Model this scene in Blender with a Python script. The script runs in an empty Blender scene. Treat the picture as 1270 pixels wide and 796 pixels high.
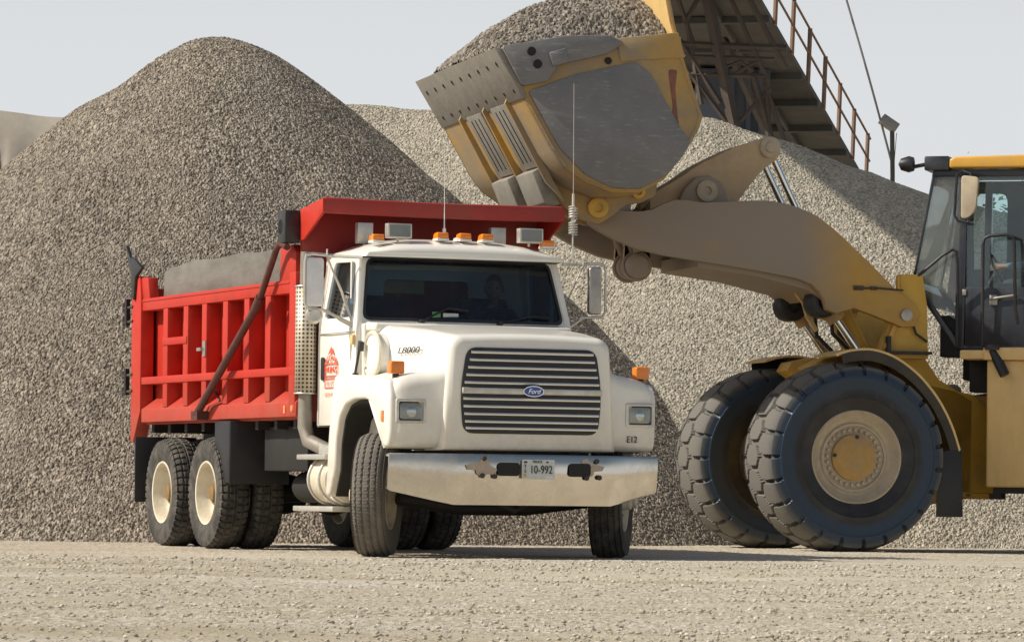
import bpy, bmesh, math, random
import numpy as np
from mathutils import Matrix, Vector, Euler
R = math.radians
random.seed(7)
SC = bpy.context.scene
COL = SC.collection

# ------------------------------------------------------------------ camera, sky, sun, exposure
CAMH = 0.54
cd = bpy.data.cameras.new('camera')
cam = bpy.data.objects.new('camera', cd); COL.objects.link(cam)
cd.sensor_width = 36.0; cd.lens = 5100 / 1270 * 36
cd.shift_y = 214 / 1270; cd.shift_x = 2.46 / 1270
cd.clip_start = 0.5; cd.clip_end = 3000
cam.matrix_world = Matrix.Translation((0, 0, CAMH)) @ Matrix.Rotation(R(90), 4, 'X') @ Matrix.Rotation(0.0115, 4, 'Z')
SC.camera = cam

SUN_EL = R(42); TH = R(11)                     # sun from the left, a little towards the camera
sdir = Vector((-math.cos(TH) * math.cos(SUN_EL), -math.sin(TH) * math.cos(SUN_EL), math.sin(SUN_EL)))
w = bpy.data.worlds.new('World'); SC.world = w; w.use_nodes = True
nt = w.node_tree; nt.nodes.clear()
sky = nt.nodes.new('ShaderNodeTexSky'); sky.sky_type = 'NISHITA'; sky.sun_disc = False
sky.sun_elevation = SUN_EL
sky.sun_rotation = math.atan2(sdir.x, sdir.y)
sky.air_density = 1.3; sky.dust_density = 3.5; sky.ozone_density = 1.5; sky.altitude = 50
hs = nt.nodes.new('ShaderNodeHueSaturation'); hs.inputs['Saturation'].default_value = 0.9
bg = nt.nodes.new('ShaderNodeBackground'); bg.inputs['Strength'].default_value = 0.07
wo = nt.nodes.new('ShaderNodeOutputWorld')
# pale summer haze along the horizon
tcw = nt.nodes.new('ShaderNodeTexCoord'); sxw = nt.nodes.new('ShaderNodeSeparateXYZ'); mrw = nt.nodes.new('ShaderNodeMapRange')
nt.links.new(tcw.outputs['Generated'], sxw.inputs[0]); nt.links.new(sxw.outputs[2], mrw.inputs[0])
mrw.interpolation_type = 'SMOOTHSTEP'; mrw.inputs[1].default_value = .09; mrw.inputs[2].default_value = .30; mrw.inputs[3].default_value = 1; mrw.inputs[4].default_value = 0
mxw = nt.nodes.new('ShaderNodeMix'); mxw.data_type = 'RGBA'; mxw.inputs[7].default_value = (10.3, 10.6, 10.9, 1)
nt.links.new(mrw.outputs[0], mxw.inputs[0]); nt.links.new(sky.outputs[0], hs.inputs['Color']); nt.links.new(hs.outputs[0], mxw.inputs[6]); nt.links.new(mxw.outputs[2], bg.inputs[0]); nt.links.new(bg.outputs[0], wo.inputs[0])
sl = bpy.data.lights.new('sun', 'SUN'); sl.energy = 5.0; sl.angle = R(0.53); sl.color = (1.0, 0.93, 0.82)
so = bpy.data.objects.new('sun', sl); COL.objects.link(so)
so.rotation_euler = sdir.to_track_quat('Z', 'Y').to_euler(); so.location = (-20, -5, 30)
SC.view_settings.view_transform = 'Standard'; SC.view_settings.look = 'None'
SC.view_settings.exposure = 0.0; SC.view_settings.gamma = 1.0; SC.view_settings.use_curve_mapping = False
SC.render.resolution_x = 1024; SC.render.resolution_y = 641
SC.cycles.max_bounces = 8; SC.cycles.transparent_max_bounces = 12

# ------------------------------------------------------------------ tagging
def tag(o, label=None, cat=None, group=None, kind=None):
    if label: o['label'] = label
    if cat: o['category'] = cat
    if group: o['group'] = group
    if kind: o['kind'] = kind
    return o
def empty(name, loc=(0, 0, 0), rz=0.0, parent=None):
    o = bpy.data.objects.new(name, None); COL.objects.link(o)
    o.location = loc; o.rotation_euler = (0, 0, rz); o.empty_display_size = .2
    if parent: o.parent = parent
    return o

# ------------------------------------------------------------------ materials
def N(m, t, **kw):
    n = m.node_tree.nodes.new(t)
    for k, v in kw.items(): setattr(n, k, v)
    return n
def L_(m, a, b): m.node_tree.links.new(a, b)
def ramp(m, fac, stops):
    n = N(m, 'ShaderNodeValToRGB'); e = n.color_ramp.elements
    e[0].position, e[0].color = stops[0][0], (*stops[0][1], 1)
    e[1].position, e[1].color = stops[-1][0], (*stops[-1][1], 1)
    for p, c in stops[1:-1]:
        x = e.new(p); x.color = (*c, 1)
    L_(m, fac, n.inputs[0]); return n.outputs[0]
def noise(m, scale, detail=4, rough=.6, vec=None, stretch=None):
    n = N(m, 'ShaderNodeTexNoise'); n.inputs['Scale'].default_value = scale
    n.inputs['Detail'].default_value = detail; n.inputs['Roughness'].default_value = rough
    tc = N(m, 'ShaderNodeTexCoord'); src = tc.outputs['Object']
    if stretch:
        mp = N(m, 'ShaderNodeMapping'); mp.inputs['Scale'].default_value = stretch
        L_(m, src, mp.inputs[0]); src = mp.outputs[0]
    L_(m, src, n.inputs['Vector']); return n.outputs['Fac']
def mixc(m, fac, a, b):
    n = N(m, 'ShaderNodeMix', data_type='RGBA')
    for s, v in ((n.inputs[0], fac), (n.inputs[6], a), (n.inputs[7], b)):
        if hasattr(v, 'links') or hasattr(v, 'is_linked'): L_(m, v, s)
        else: s.default_value = v if isinstance(v, (int, float)) else (*v, 1)
    return n.outputs[2]
def mat(name, col, rough=.5, metal=0.0, spec=.5, coat=0.0, dirt=None, dirt_amt=.5, dscale=3.0, bump=0.0, bscale=40, dstretch=None, var=.12, chips=None, chip_amt=.5, chip_stretch=None, splash=None):
    m = bpy.data.materials.new(name); m.use_nodes = True
    b = m.node_tree.nodes['Principled BSDF']
    b.inputs['Roughness'].default_value = rough; b.inputs['Metallic'].default_value = metal
    b.inputs['Specular IOR Level'].default_value = spec
    b.inputs['Coat Weight'].default_value = coat; b.inputs['Coat Roughness'].default_value = .12
    n1 = noise(m, dscale * 2.3, 5, .65)
    c1 = tuple(min(1, c * (1 + var)) for c in col); c0 = tuple(c * (1 - var) for c in col)
    c = ramp(m, n1, [(.3, c0), (.7, c1)])
    if dirt:
        n2 = noise(m, dscale, 8, .7, stretch=dstretch)
        lo = .62 - dirt_amt * .35
        f = ramp(m, n2, [(lo, (0, 0, 0)), (lo + .25, (1, 1, 1))])
        fm = N(m, 'ShaderNodeMath', operation='MULTIPLY'); L_(m, f, fm.inputs[0]); fm.inputs[1].default_value = min(1, dirt_amt * 1.1 + .1)
        c = mixc(m, fm.outputs[0], c, dirt)
        rr = N(m, 'ShaderNodeMapRange'); L_(m, fm.outputs[0], rr.inputs[0]); rr.inputs[3].default_value = rough; rr.inputs[4].default_value = min(.9, rough + .4)
        L_(m, rr.outputs[0], b.inputs['Roughness'])
        if metal > .5:
            mr = N(m, 'ShaderNodeMapRange'); L_(m, fm.outputs[0], mr.inputs[0]); mr.inputs[3].default_value = metal; mr.inputs[4].default_value = .2
            L_(m, mr.outputs[0], b.inputs['Metallic'])
    if splash:
        tc = N(m, 'ShaderNodeTexCoord'); sx = N(m, 'ShaderNodeSeparateXYZ'); L_(m, tc.outputs['Object'], sx.inputs[0])
        mr = N(m, 'ShaderNodeMapRange'); L_(m, sx.outputs[2], mr.inputs[0]); mr.inputs[1].default_value = splash[1]; mr.inputs[2].default_value = splash[2]
        mr.inputs[3].default_value = splash[3]; mr.inputs[4].default_value = 0
        nn = noise(m, 6, 8, .75); mu = N(m, 'ShaderNodeMath', operation='MULTIPLY_ADD'); L_(m, nn, mu.inputs[0]); mu.inputs[1].default_value = 1.6; mu.inputs[2].default_value = -.3
        mm = N(m, 'ShaderNodeMath', operation='MULTIPLY', use_clamp=True); L_(m, mu.outputs[0], mm.inputs[0]); L_(m, mr.outputs[0], mm.inputs[1])
        c = mixc(m, mm.outputs[0], c, splash[0])
    if chips:
        nc = noise(m, 11, 9, .8, stretch=chip_stretch); lo = .70 - .12 * chip_amt
        fc = ramp(m, nc, [(lo, (0, 0, 0)), (lo + .03, (1, 1, 1))]); c = mixc(m, fc, c, chips)
    L_(m, c, b.inputs['Base Color'])
    if bump:
        n3 = noise(m, bscale, 4, .6); bp = N(m, 'ShaderNodeBump'); bp.inputs['Strength'].default_value = bump
        bp.inputs['Distance'].default_value = .01
        L_(m, n3, bp.inputs['Height']); L_(m, bp.outputs[0], b.inputs['Normal'])
    return m
DUST = (.30, .265, .215)
M = {}
M['white'] = mat('cream_paint', (.81, .785, .715), .28, coat=.45, dirt=(.56, .50, .40), dirt_amt=.28, dscale=1.6, var=.03, splash=((.38, .32, .23), .75, 1.35, .75), chips=(.45, .38, .28), chip_amt=.1)
M['red'] = mat('red_paint', (.47, .028, .014), .55, coat=.0, spec=.35, dirt=(.34, .070, .04), dirt_amt=.35, dscale=2.0, var=.10, bump=.35, bscale=5, splash=((.30, .15, .10), 1.15, 1.6, .6), chips=(.16, .055, .035), chip_amt=.55)
M['guard'] = mat('dusty_shaded_red_guard', (.33, .030, .024), .6, dirt=(.22, .085, .055), dirt_amt=.45, dscale=1.5, var=.1)  # dusty red, base also darkened to paint in shade on lip and headboard
M['redrust'] = mat('dark_red_bar', (.08, .018, .016), .55, dirt=(.12, .07, .05), dirt_amt=.5, dscale=6)
M['chrome'] = mat('dusty_chrome', (.68, .64, .57), .12, metal=1, dirt=(.36, .31, .23), dirt_amt=.4, dscale=.9, var=.04, bump=.09, bscale=2.2)
M['scuff'] = mat('scuffed_patch', (.44, .36, .29), .5, metal=.35, var=.2)
M['slat'] = mat('grille_chrome', (.80, .79, .76), .28, metal=.75, var=.03)
M['bright'] = mat('bright_chrome', (.78, .78, .76), .12, metal=1, var=.03)
M['pipe'] = mat('sooty_exhaust_pipe', (.27, .245, .21), .6, metal=.35, dirt=(.2, .16, .12), dirt_amt=.4, dscale=5)
M['steel'] = mat('dull_steel', (.42, .40, .37), .42, metal=.8, dirt=DUST, dirt_amt=.4, dscale=5)
M['alu'] = mat('aluminium', (.62, .60, .55), .38, metal=.7, dirt=(.4, .36, .29), dirt_amt=.45, dscale=4)
M['black'] = mat('black_plastic', (.022, .022, .024), .45, dirt=(.09, .08, .07), dirt_amt=.3, dscale=5)
M['under'] = mat('chassis_black', (.013, .012, .011), .7, dirt=(.032, .026, .02), dirt_amt=.4, dscale=4)
M['rubber'] = mat('tyre_rubber', (.045, .043, .04), .75, spec=.3, dirt=(.17, .15, .125), dirt_amt=.55, dscale=5, bump=.3, bscale=60)
M['rubberfront'] = mat('tyre_rubber_dusty', (.13, .12, .105), .8, spec=.3, dirt=(.20, .18, .15), dirt_amt=.6, dscale=6, bump=.3, bscale=60)
M['flap'] = mat('mudflap_rubber', (.016, .017, .02), .5, dirt=(.05, .045, .04), dirt_amt=.4, dscale=3, bump=.15, bscale=10)
M['rimcream'] = mat('cream_wheel', (.70, .655, .53), .42, dirt=(.36, .25, .13), dirt_amt=.5, dscale=3)
M['hubrust'] = mat('rusty_hub', (.20, .12, .04), .7, dirt=(.35, .25, .12), dirt_amt=.5, dscale=14)
M['amber'] = mat('amber_lens', (.85, .24, .012), .18, coat=.6, var=.1)
M['lamp'] = mat('floodlight_face', (.17, .18, .17), .25, coat=.5)
M['board'] = mat('weathered_board', (.17, .162, .142), .8, chips=(.07, .062, .05), chip_amt=.5, chip_stretch=(.4, 1, 4), dirt=(.10, .093, .08), dirt_amt=.6, dscale=2.5, dstretch=(.5, 1, 2.5), bump=.4, bscale=9)
M['dark'] = mat('cab_interior', (.022, .026, .032), .8)
M['cloth'] = mat('seat_cloth', (.05, .055, .06), .9)
M['yellow'] = mat('yellow_paint', (.68, .41, .06), .5, coat=.05, dirt=(.30, .235, .15), dirt_amt=.5, dscale=1.7, var=.06, bump=.1, bscale=10, chips=(.16, .11, .06), chip_amt=.45)
M['bktyel'] = mat('dusty_bucket_yellow', (.54, .32, .055), .6, dirt=(.33, .26, .17), dirt_amt=.85, dscale=1.1, var=.08, bump=.3, bscale=7, chips=(.13, .09, .06), chip_amt=.6)
M['yellowclean'] = mat('yellow_paint_clean', (.66, .36, .05), .35, coat=.2, dirt=(.42, .30, .15), dirt_amt=.35, dscale=3, var=.05)
M['creamyel'] = mat('pale_yellow_paint', (.72, .50, .21), .45, dirt=(.58, .37, .13), dirt_amt=.4, dscale=2.2, dstretch=(3, 3, .6), var=.06)
M['wear'] = mat('worn_steel', (.20, .20, .203), .5, metal=.25, dirt=(.25, .235, .21), dirt_amt=.5, dscale=1.6, bump=.2, bscale=16, chips=(.31, .305, .29), chip_amt=1.1, chip_stretch=(.5, 1, 3))
M['edge'] = mat('cutting_edge_steel', (.27, .255, .22), .6, metal=.2, dirt=(.18, .165, .14), dirt_amt=.5, dscale=3, bump=.3, bscale=18, chips=(.40, .38, .34), chip_amt=.4, chip_stretch=(3, .6, 1))
M['ltyre'] = mat('earthmover_rubber', (.040, .044, .052), .42, spec=.6, dirt=(.09, .085, .078), dirt_amt=.35, dscale=2.6, bump=.25, bscale=40)
def tyre_mat():
    m = mat('earthmover_rubber', (.024, .024, .026), .6, spec=.4, dirt=(.075, .07, .065), dirt_amt=.45, dscale=2.2, bump=.25, bscale=40)
    b = m.node_tree.nodes['Principled BSDF']; src = b.inputs['Base Color'].links[0].from_socket
    tc = N(m, 'ShaderNodeTexCoord'); sp = N(m, 'ShaderNodeSeparateXYZ'); L_(m, tc.outputs['Object'], sp.inputs[0])
    cb_ = N(m, 'ShaderNodeCombineXYZ'); L_(m, sp.outputs[0], cb_.inputs[0]); L_(m, sp.outputs[2], cb_.inputs[1])
    ln = N(m, 'ShaderNodeVectorMath', operation='LENGTH'); L_(m, cb_.outputs[0], ln.inputs[0])
    nz = noise(m, 5, 5, .7); ad = N(m, 'ShaderNodeMath', operation='MULTIPLY_ADD'); L_(m, nz, ad.inputs[0]); ad.inputs[1].default_value = .05; L_(m, ln.outputs[1], ad.inputs[2])
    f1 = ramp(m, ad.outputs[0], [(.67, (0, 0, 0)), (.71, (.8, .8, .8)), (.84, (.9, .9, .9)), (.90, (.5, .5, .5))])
    c1 = mixc(m, f1, src, (.026, .050, .085))  # sky reflection painted as a bluish band into the outer sidewall colour
    f2 = ramp(m, ad.outputs[0], [(.865, (0, 0, 0)), (.925, (1, 1, 1))])
    fm = N(m, 'ShaderNodeMath', operation='MULTIPLY'); L_(m, f2, fm.inputs[0]); fm.inputs[1].default_value = .9
    rr = N(m, 'ShaderNodeMapRange'); L_(m, f2, rr.inputs[0]); rr.inputs[3].default_value = .45; rr.inputs[4].default_value = .9; L_(m, rr.outputs[0], b.inputs['Roughness'])
    L_(m, mixc(m, fm.outputs[0], c1, (.165, .155, .135)), b.inputs['Base Color'])
    return m
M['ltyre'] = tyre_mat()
M['lrim'] = mat('wheel_beige', (.50, .42, .30), .5, dirt=(.33, .28, .20), dirt_amt=.4, dscale=5)
M['lcap'] = mat('hub_yellow', (.48, .29, .085), .55, dirt=DUST, dirt_amt=.45, dscale=5)
M['lever'] = mat('dusty_lever', (.56, .41, .24), .6, dirt=(.38, .31, .23), dirt_amt=.45, chips=(.10, .07, .05), chip_amt=.5, dscale=3, var=.1)
M['skirt'] = mat('dark_dusty_skirt', (.055, .048, .038), .8, dirt=(.12, .10, .075), dirt_amt=.4, dscale=3)
M['navy'] = mat('dark_cab_paint', (.018, .022, .032), .35, coat=.3, dirt=(.06, .06, .06), dirt_amt=.4, dscale=4)
M['mirror'] = mat('white_mirror_back', (.72, .72, .72), .3, coat=.3)
M['trestle'] = mat('rusty_steel', (.065, .050, .042), .85, dirt=(.13, .11, .09), dirt_amt=.4, dscale=1.2)
M['galv'] = mat('conveyor_grey', (.065, .062, .058), .9, dirt=(.125, .12, .11), dirt_amt=.4, dscale=.9, bump=.5, bscale=3)
M['rail'] = mat('rusted_rail', (.20, .12, .08), .8, dirt=(.30, .22, .16), dirt_amt=.4, dscale=3)
M['shed'] = mat('dark_housing', (.045, .055, .08), .7, dirt=(.10, .095, .09), dirt_amt=.4, dscale=1)
M['skin'] = mat('skin', (.42, .22, .15), .5)
M['shirt'] = mat('blue_shirt', (.22, .38, .48), .85)
M['shirtd'] = mat('navy_shirt', (.07, .08, .11), .85)
M['hair'] = mat('brown_hair', (.03, .02, .015), .7)
M['platew'] = mat('licence_plate_white', (.58, .62, .60), .4)
M['blue'] = mat('emblem_blue', (.015, .05, .28), .25, coat=.6)
M['ink'] = mat('black_lettering', (.02, .02, .02), .5)
M['purple'] = mat('purple_sticker', (.12, .05, .12), .5)
M['gold'] = mat('yellow_sticker', (.55, .42, .05), .5)
M['redink'] = mat('red_lettering', (.75, .12, .06), .5)
M['palered'] = mat('faded_red_lettering', (.78, .50, .40), .5)
M['green'] = mat('green_sticker', (.12, .35, .12), .5)
M['hill'] = mat('distant_bank', (.33, .30, .25), .95, dirt=(.24, .21, .18), dirt_amt=.5, dscale=.35, dstretch=(1.5, 1, .4), bump=.6, bscale=1.2)
M['leaf'] = mat('leaves', (.06, .10, .03), .7, var=.4)
M['bark'] = mat('bark', (.12, .09, .06), .9)

def glass(name, tint, rough=.03, base=.0):
    m = bpy.data.materials.new(name); m.use_nodes = True; t = m.node_tree; t.nodes.clear()
    tr = N(m, 'ShaderNodeBsdfTransparent'); tr.inputs[0].default_value = (*tint, 1)
    gl = N(m, 'ShaderNodeBsdfGlossy'); gl.inputs['Roughness'].default_value = rough
    gl.inputs[0].default_value = (.9, .95, 1, 1)
    df = N(m, 'ShaderNodeBsdfDiffuse'); df.inputs[0].default_value = (.45, .42, .36, 1)
    fr = N(m, 'ShaderNodeFresnel'); fr.inputs[0].default_value = 1.5
    mx = N(m, 'ShaderNodeMixShader'); L_(m, fr.outputs[0], mx.inputs[0]); L_(m, tr.outputs[0], mx.inputs[1]); L_(m, gl.outputs[0], mx.inputs[2])
    nz = noise(m, 5, 6, .7)
    mr = N(m, 'ShaderNodeMapRange'); L_(m, nz, mr.inputs[0]); mr.inputs[1].default_value = .3; mr.inputs[2].default_value = .8
    mr.inputs[3].default_value = base * .3; mr.inputs[4].default_value = base * 1.8
    m2 = N(m, 'ShaderNodeMixShader'); L_(m, mr.outputs[0], m2.inputs[0]); L_(m, mx.outputs[0], m2.inputs[1]); L_(m, df.outputs[0], m2.inputs[2])
    o = N(m, 'ShaderNodeOutputMaterial'); L_(m, m2.outputs[0], o.inputs[0])
    return m
M['ws'] = glass('windscreen_glass', (.30, .40, .47), base=.02)
M['lglass'] = glass('loader_glass', (.86, .95, .95), base=.03)
M['lglassd'] = glass('loader_glass_dusty', (.93, .96, .95), base=.12)
M['lensg'] = glass('headlight_lens', (.9, .92, .92), base=.06)

def dusty_arm():
    """yellow steel, caked with grey dust towards the bucket end (object x)"""
    m = mat('dust_caked_arm', (.54, .32, .07), .6, var=.06)
    b = m.node_tree.nodes['Principled BSDF']; src = b.inputs['Base Color'].links[0].from_socket
    tc = N(m, 'ShaderNodeTexCoord'); sx = N(m, 'ShaderNodeSeparateXYZ'); L_(m, tc.outputs['Object'], sx.inputs[0])
    mr = N(m, 'ShaderNodeMapRange'); L_(m, sx.outputs[0], mr.inputs[0]); mr.inputs[1].default_value = .35; mr.inputs[2].default_value = -.25
    mr.inputs[3].default_value = 1; mr.inputs[4].default_value = .12
    nz = noise(m, 2.2, 8, .7); ad = N(m, 'ShaderNodeMath', operation='ADD'); L_(m, nz, ad.inputs[0]); ad.inputs[1].default_value = -.5
    ml = N(m, 'ShaderNodeMath', operation='MULTIPLY'); L_(m, ad.outputs[0], ml.inputs[0]); ml.inputs[1].default_value = .9
    a2 = N(m, 'ShaderNodeMath', operation='ADD', use_clamp=True); L_(m, mr.outputs[0], a2.inputs[0]); L_(m, ml.outputs[0], a2.inputs[1])
    L_(m, mixc(m, a2.outputs[0], src, (.33, .272, .21)), b.inputs['Base Color'])
    b.inputs['Roughness'].default_value = .7
    return m
M['arm'] = dusty_arm()

def gravel_mat(name, c0, c1, c2, patch=.25, pscale=.35, dark=(.1, .095, .09)):
    m = bpy.data.materials.new(name); m.use_nodes = True; b = m.node_tree.nodes['Principled BSDF']
    b.inputs['Roughness'].default_value = .9; b.inputs['Specular IOR Level'].default_value = .25
    at = N(m, 'ShaderNodeAttribute', attribute_name='stone')
    c = ramp(m, at.outputs['Fac'], [(0, c0), (.45, c1), (1, c2)])
    nz = noise(m, pscale, 6, .65, stretch=(1, 1, 1.6))
    f = ramp(m, nz, [(.35, (0, 0, 0)), (.7, (1, 1, 1))])
    fm = N(m, 'ShaderNodeMath', operation='MULTIPLY'); L_(m, f, fm.inputs[0]); fm.inputs[1].default_value = patch
    mu = mixc(m, fm.outputs[0], c, dark)
    L_(m, mu, b.inputs['Base Color'])
    n3 = noise(m, 70, 3, .7); bp = N(m, 'ShaderNodeBump'); bp.inputs['Strength'].default_value = .5; bp.inputs['Distance'].default_value = .01
    L_(m, n3, bp.inputs['Height']); L_(m, bp.outputs[0], b.inputs['Normal'])
    return m
M['gravA'] = gravel_mat('brown_grey_gravel', (.135, .116, .092), (.255, .22, .176), (.46, .405, .33), .2)
M['gravB'] = gravel_mat('pale_gravel', (.235, .215, .172), (.385, .35, .28), (.57, .525, .43), .12)
M['gravC'] = gravel_mat('bucket_gravel', (.10, .088, .072), (.19, .168, .14), (.36, .32, .27), .15)

def ground_mat():
    m = bpy.data.materials.new('quarry_floor'); m.use_nodes = True; b = m.node_tree.nodes['Principled BSDF']
    b.inputs['Roughness'].default_value = .95; b.inputs['Specular IOR Level'].default_value = .2
    at = N(m, 'ShaderNodeAttribute', attribute_name='stone')
    nz = noise(m, .8, 8, .72, stretch=(.30, .8, 1))
    base = ramp(m, nz, [(.30, (.40, .335, .23)), (.46, (.49, .425, .315)), (.55, (.56, .505, .40)), (.68, (.66, .615, .53))])
    st = ramp(m, at.outputs['Fac'], [(0, (.40, .35, .265)), (.5, (.55, .495, .395)), (1, (.73, .68, .585))])
    at2 = N(m, 'ShaderNodeAttribute', attribute_name='isstone')
    c = mixc(m, at2.outputs['Fac'], base, st)
    L_(m, c, b.inputs['Base Color'])
    n3 = noise(m, 60, 5, .75); bp = N(m, 'ShaderNodeBump'); bp.inputs['Strength'].default_value = .8; bp.inputs['Distance'].default_value = .02
    L_(m, n3, bp.inputs['Height']); L_(m, bp.outputs[0], b.inputs['Normal'])
    return m
M['ground'] = ground_mat()

# ------------------------------------------------------------------ mesh helpers
def rawmesh(name, V, F, m, parent=None, smooth=False, sharp=35, attrs=None):
    me = bpy.data.meshes.new(name)
    V = np.asarray(V, dtype=np.float32)
    if isinstance(F, np.ndarray):
        n = len(F); k = F.shape[1]
        me.vertices.add(len(V)); me.vertices.foreach_set('co', V.ravel())
        me.loops.add(n * k); me.loops.foreach_set('vertex_index', F.ravel().astype(np.int32))
        me.polygons.add(n); me.polygons.foreach_set('loop_start', np.arange(0, n * k, k, dtype=np.int32))
        me.polygons.foreach_set('loop_total', np.full(n, k, dtype=np.int32))
        me.update(calc_edges=True)
    else:
        me.from_pydata([tuple(map(float, v)) for v in V], [], F); me.update()
    if attrs:
        for k_, a in attrs.items():
            at = me.attributes.new(k_, 'FLOAT', 'POINT'); at.data.foreach_set('value', a.astype(np.float32).ravel())
    me.materials.append(m)
    me.polygons.foreach_set('use_smooth', [smooth] * len(me.polygons))
    if smooth and sharp: me.set_sharp_from_angle(angle=R(sharp))
    o = bpy.data.objects.new(name, me); COL.objects.link(o)
    if parent: o.parent = parent
    return o

class MB:
    def __init__(s, mx=None): s.bm = bmesh.new(); s.mx = mx or Matrix.Identity(4)
    def _add(s, vs, fs):
        b = [s.bm.verts.new(s.mx @ Vector(v)) for v in vs]
        out = []
        for f in fs:
            try: out.append(s.bm.faces.new([b[i] for i in f]))
            except ValueError: pass
        return out
    def box(s, x0, x1, y0, y1, z0, z1, rot=None, piv=None):
        vs = [Vector((x, y, z)) for x in (x0, x1) for y in (y0, y1) for z in (z0, z1)]
        if rot is not None:
            p = Vector(piv) if piv else Vector(((x0 + x1) / 2, (y0 + y1) / 2, (z0 + z1) / 2))
            q = Euler(rot).to_matrix(); vs = [q @ (v - p) + p for v in vs]
        s._add(vs, [(0, 1, 3, 2), (4, 6, 7, 5), (0, 4, 5, 1), (2, 3, 7, 6), (0, 2, 6, 4), (1, 5, 7, 3)]); return s
    def prism(s, pts, a, b, axis='y'):
        n = len(pts)
        def P(p, t):
            return {'y': (p[0], t, p[1]), 'x': (t, p[0], p[1]), 'z': (p[0], p[1], t)}[axis]
        vs = [P(p, a) for p in pts] + [P(p, b) for p in pts]
        fs = [tuple(range(n)), tuple(range(2 * n - 1, n - 1, -1))] + [(i, i + n, (i + 1) % n + n, (i + 1) % n) for i in range(n)]
        s._add(vs, fs); return s
    def tube(s, pts, r, n=10, closed=False):
        pts = [Vector(p) for p in pts]; rs = r if isinstance(r, (list, tuple)) else [r] * len(pts)
        rings = []; up = None
        for i, p in enumerate(pts):
            if closed: d = (pts[(i + 1) % len(pts)] - pts[i - 1])
            else: d = (pts[min(i + 1, len(pts) - 1)] - pts[max(i - 1, 0)])
            d.normalize()
            if up is None:
                up = Vector((0, 0, 1)) if abs(d.z) < .9 else Vector((0, 1, 0))
            u = d.cross(up); 
            if u.length < 1e-4: u = d.cross(Vector((1, 0, 0)))
            u.normalize(); v = u.cross(d).normalized(); up = v
            rings.append([p + (u * math.cos(2 * math.pi * k / n) + v * math.sin(2 * math.pi * k / n)) * rs[i] for k in range(n)])
        vs = [v for r_ in rings for v in r_]; m_ = len(rings); fs = []
        for i in range(m_ if closed else m_ - 1):
            j = (i + 1) % m_
            for k in range(n):
                fs.append((i * n + k, i * n + (k + 1) % n, j * n + (k + 1) % n, j * n + k))
        if not closed: fs += [tuple(range(n - 1, -1, -1)), tuple((m_ - 1) * n + k for k in range(n))]
        s._add(vs, fs); return s
    def lathe(s, prof, n=48, c=(0, 0, 0), axis='y', caps=True):
        """prof: (radius, axial)"""
        vs = []
        for r, a in prof:
            for k in range(n):
                t = 2 * math.pi * k / n; p, q = r * math.cos(t), r * math.sin(t)
                v = {'y': (p, a, q), 'x': (a, p, q), 'z': (p, q, a)}[axis]
                vs.append((v[0] + c[0], v[1] + c[1], v[2] + c[2]))
        fs = []
        for i in range(len(prof) - 1):
            for k in range(n):
                fs.append((i * n + k, i * n + (k + 1) % n, (i + 1) * n + (k + 1) % n, (i + 1) * n + k))
        if caps:
            if prof[0][0] > 1e-5: fs.append(tuple(range(n)))
            if prof[-1][0] > 1e-5: fs.append(tuple((len(prof) - 1) * n + k for k in range(n - 1, -1, -1)))
        s._add(vs, fs); return s
    def loft(s, secs, caps=True, closed=True):
        n = len(secs[0]); vs = [v for q in secs for v in q]; fs = []
        for i in range(len(secs) - 1):
            for k in range(n if closed else n - 1):
                fs.append((i * n + k, i * n + (k + 1) % n, (i + 1) * n + (k + 1) % n, (i + 1) * n + k))
        if caps: fs += [tuple(range(n - 1, -1, -1)), tuple((len(secs) - 1) * n + k for k in range(n))]
        s._add(vs, fs); return s
    def ringplate(s, outer, inner, mapf, t, n=48):
        """a plate with one hole; outer/inner 2D outlines, mapf(u,v,depth)->3D"""
        cx = sum(p[0] for p in inner) / len(inner); cy = sum(p[1] for p in inner) / len(inner)
        def hit(poly, a):
            d = (math.cos(a), math.sin(a)); best = None
            for i in range(len(poly)):
                p, q = poly[i], poly[(i + 1) % len(poly)]
                ex, ey = q[0] - p[0], q[1] - p[1]; den = d[0] * ey - d[1] * ex
                if abs(den) < 1e-12: continue
                wx, wy = p[0] - cx, p[1] - cy
                tt = (wx * ey - wy * ex) / den; uu = (wx * d[1] - wy * d[0]) / den
                if tt > 0 and -1e-6 <= uu <= 1 + 1e-6 and (best is None or tt > best): best = tt
            return (cx + d[0] * best, cy + d[1] * best)
        ang = sorted(set([2 * math.pi * k / n for k in range(n)] + [math.atan2(p[1] - cy, p[0] - cx) % (2 * math.pi) for p in outer + inner]))
        O = [hit(outer, a) for a in ang]; I = [hit(inner, a) for a in ang]; k = len(ang)
        vs = [mapf(*p, 0) for p in O] + [mapf(*p, 0) for p in I] + [mapf(*p, t) for p in O] + [mapf(*p, t) for p in I]
        fs = []
        for i in range(k):
            j = (i + 1) % k
            fs += [(i, j, k + j, k + i), (2 * k + i, 3 * k + i, 3 * k + j, 2 * k + j), (i, 2 * k + i, 2 * k + j, j), (k + i, k + j, 3 * k + j, 3 * k + i)]
        s._add(vs, fs); return s
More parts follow.
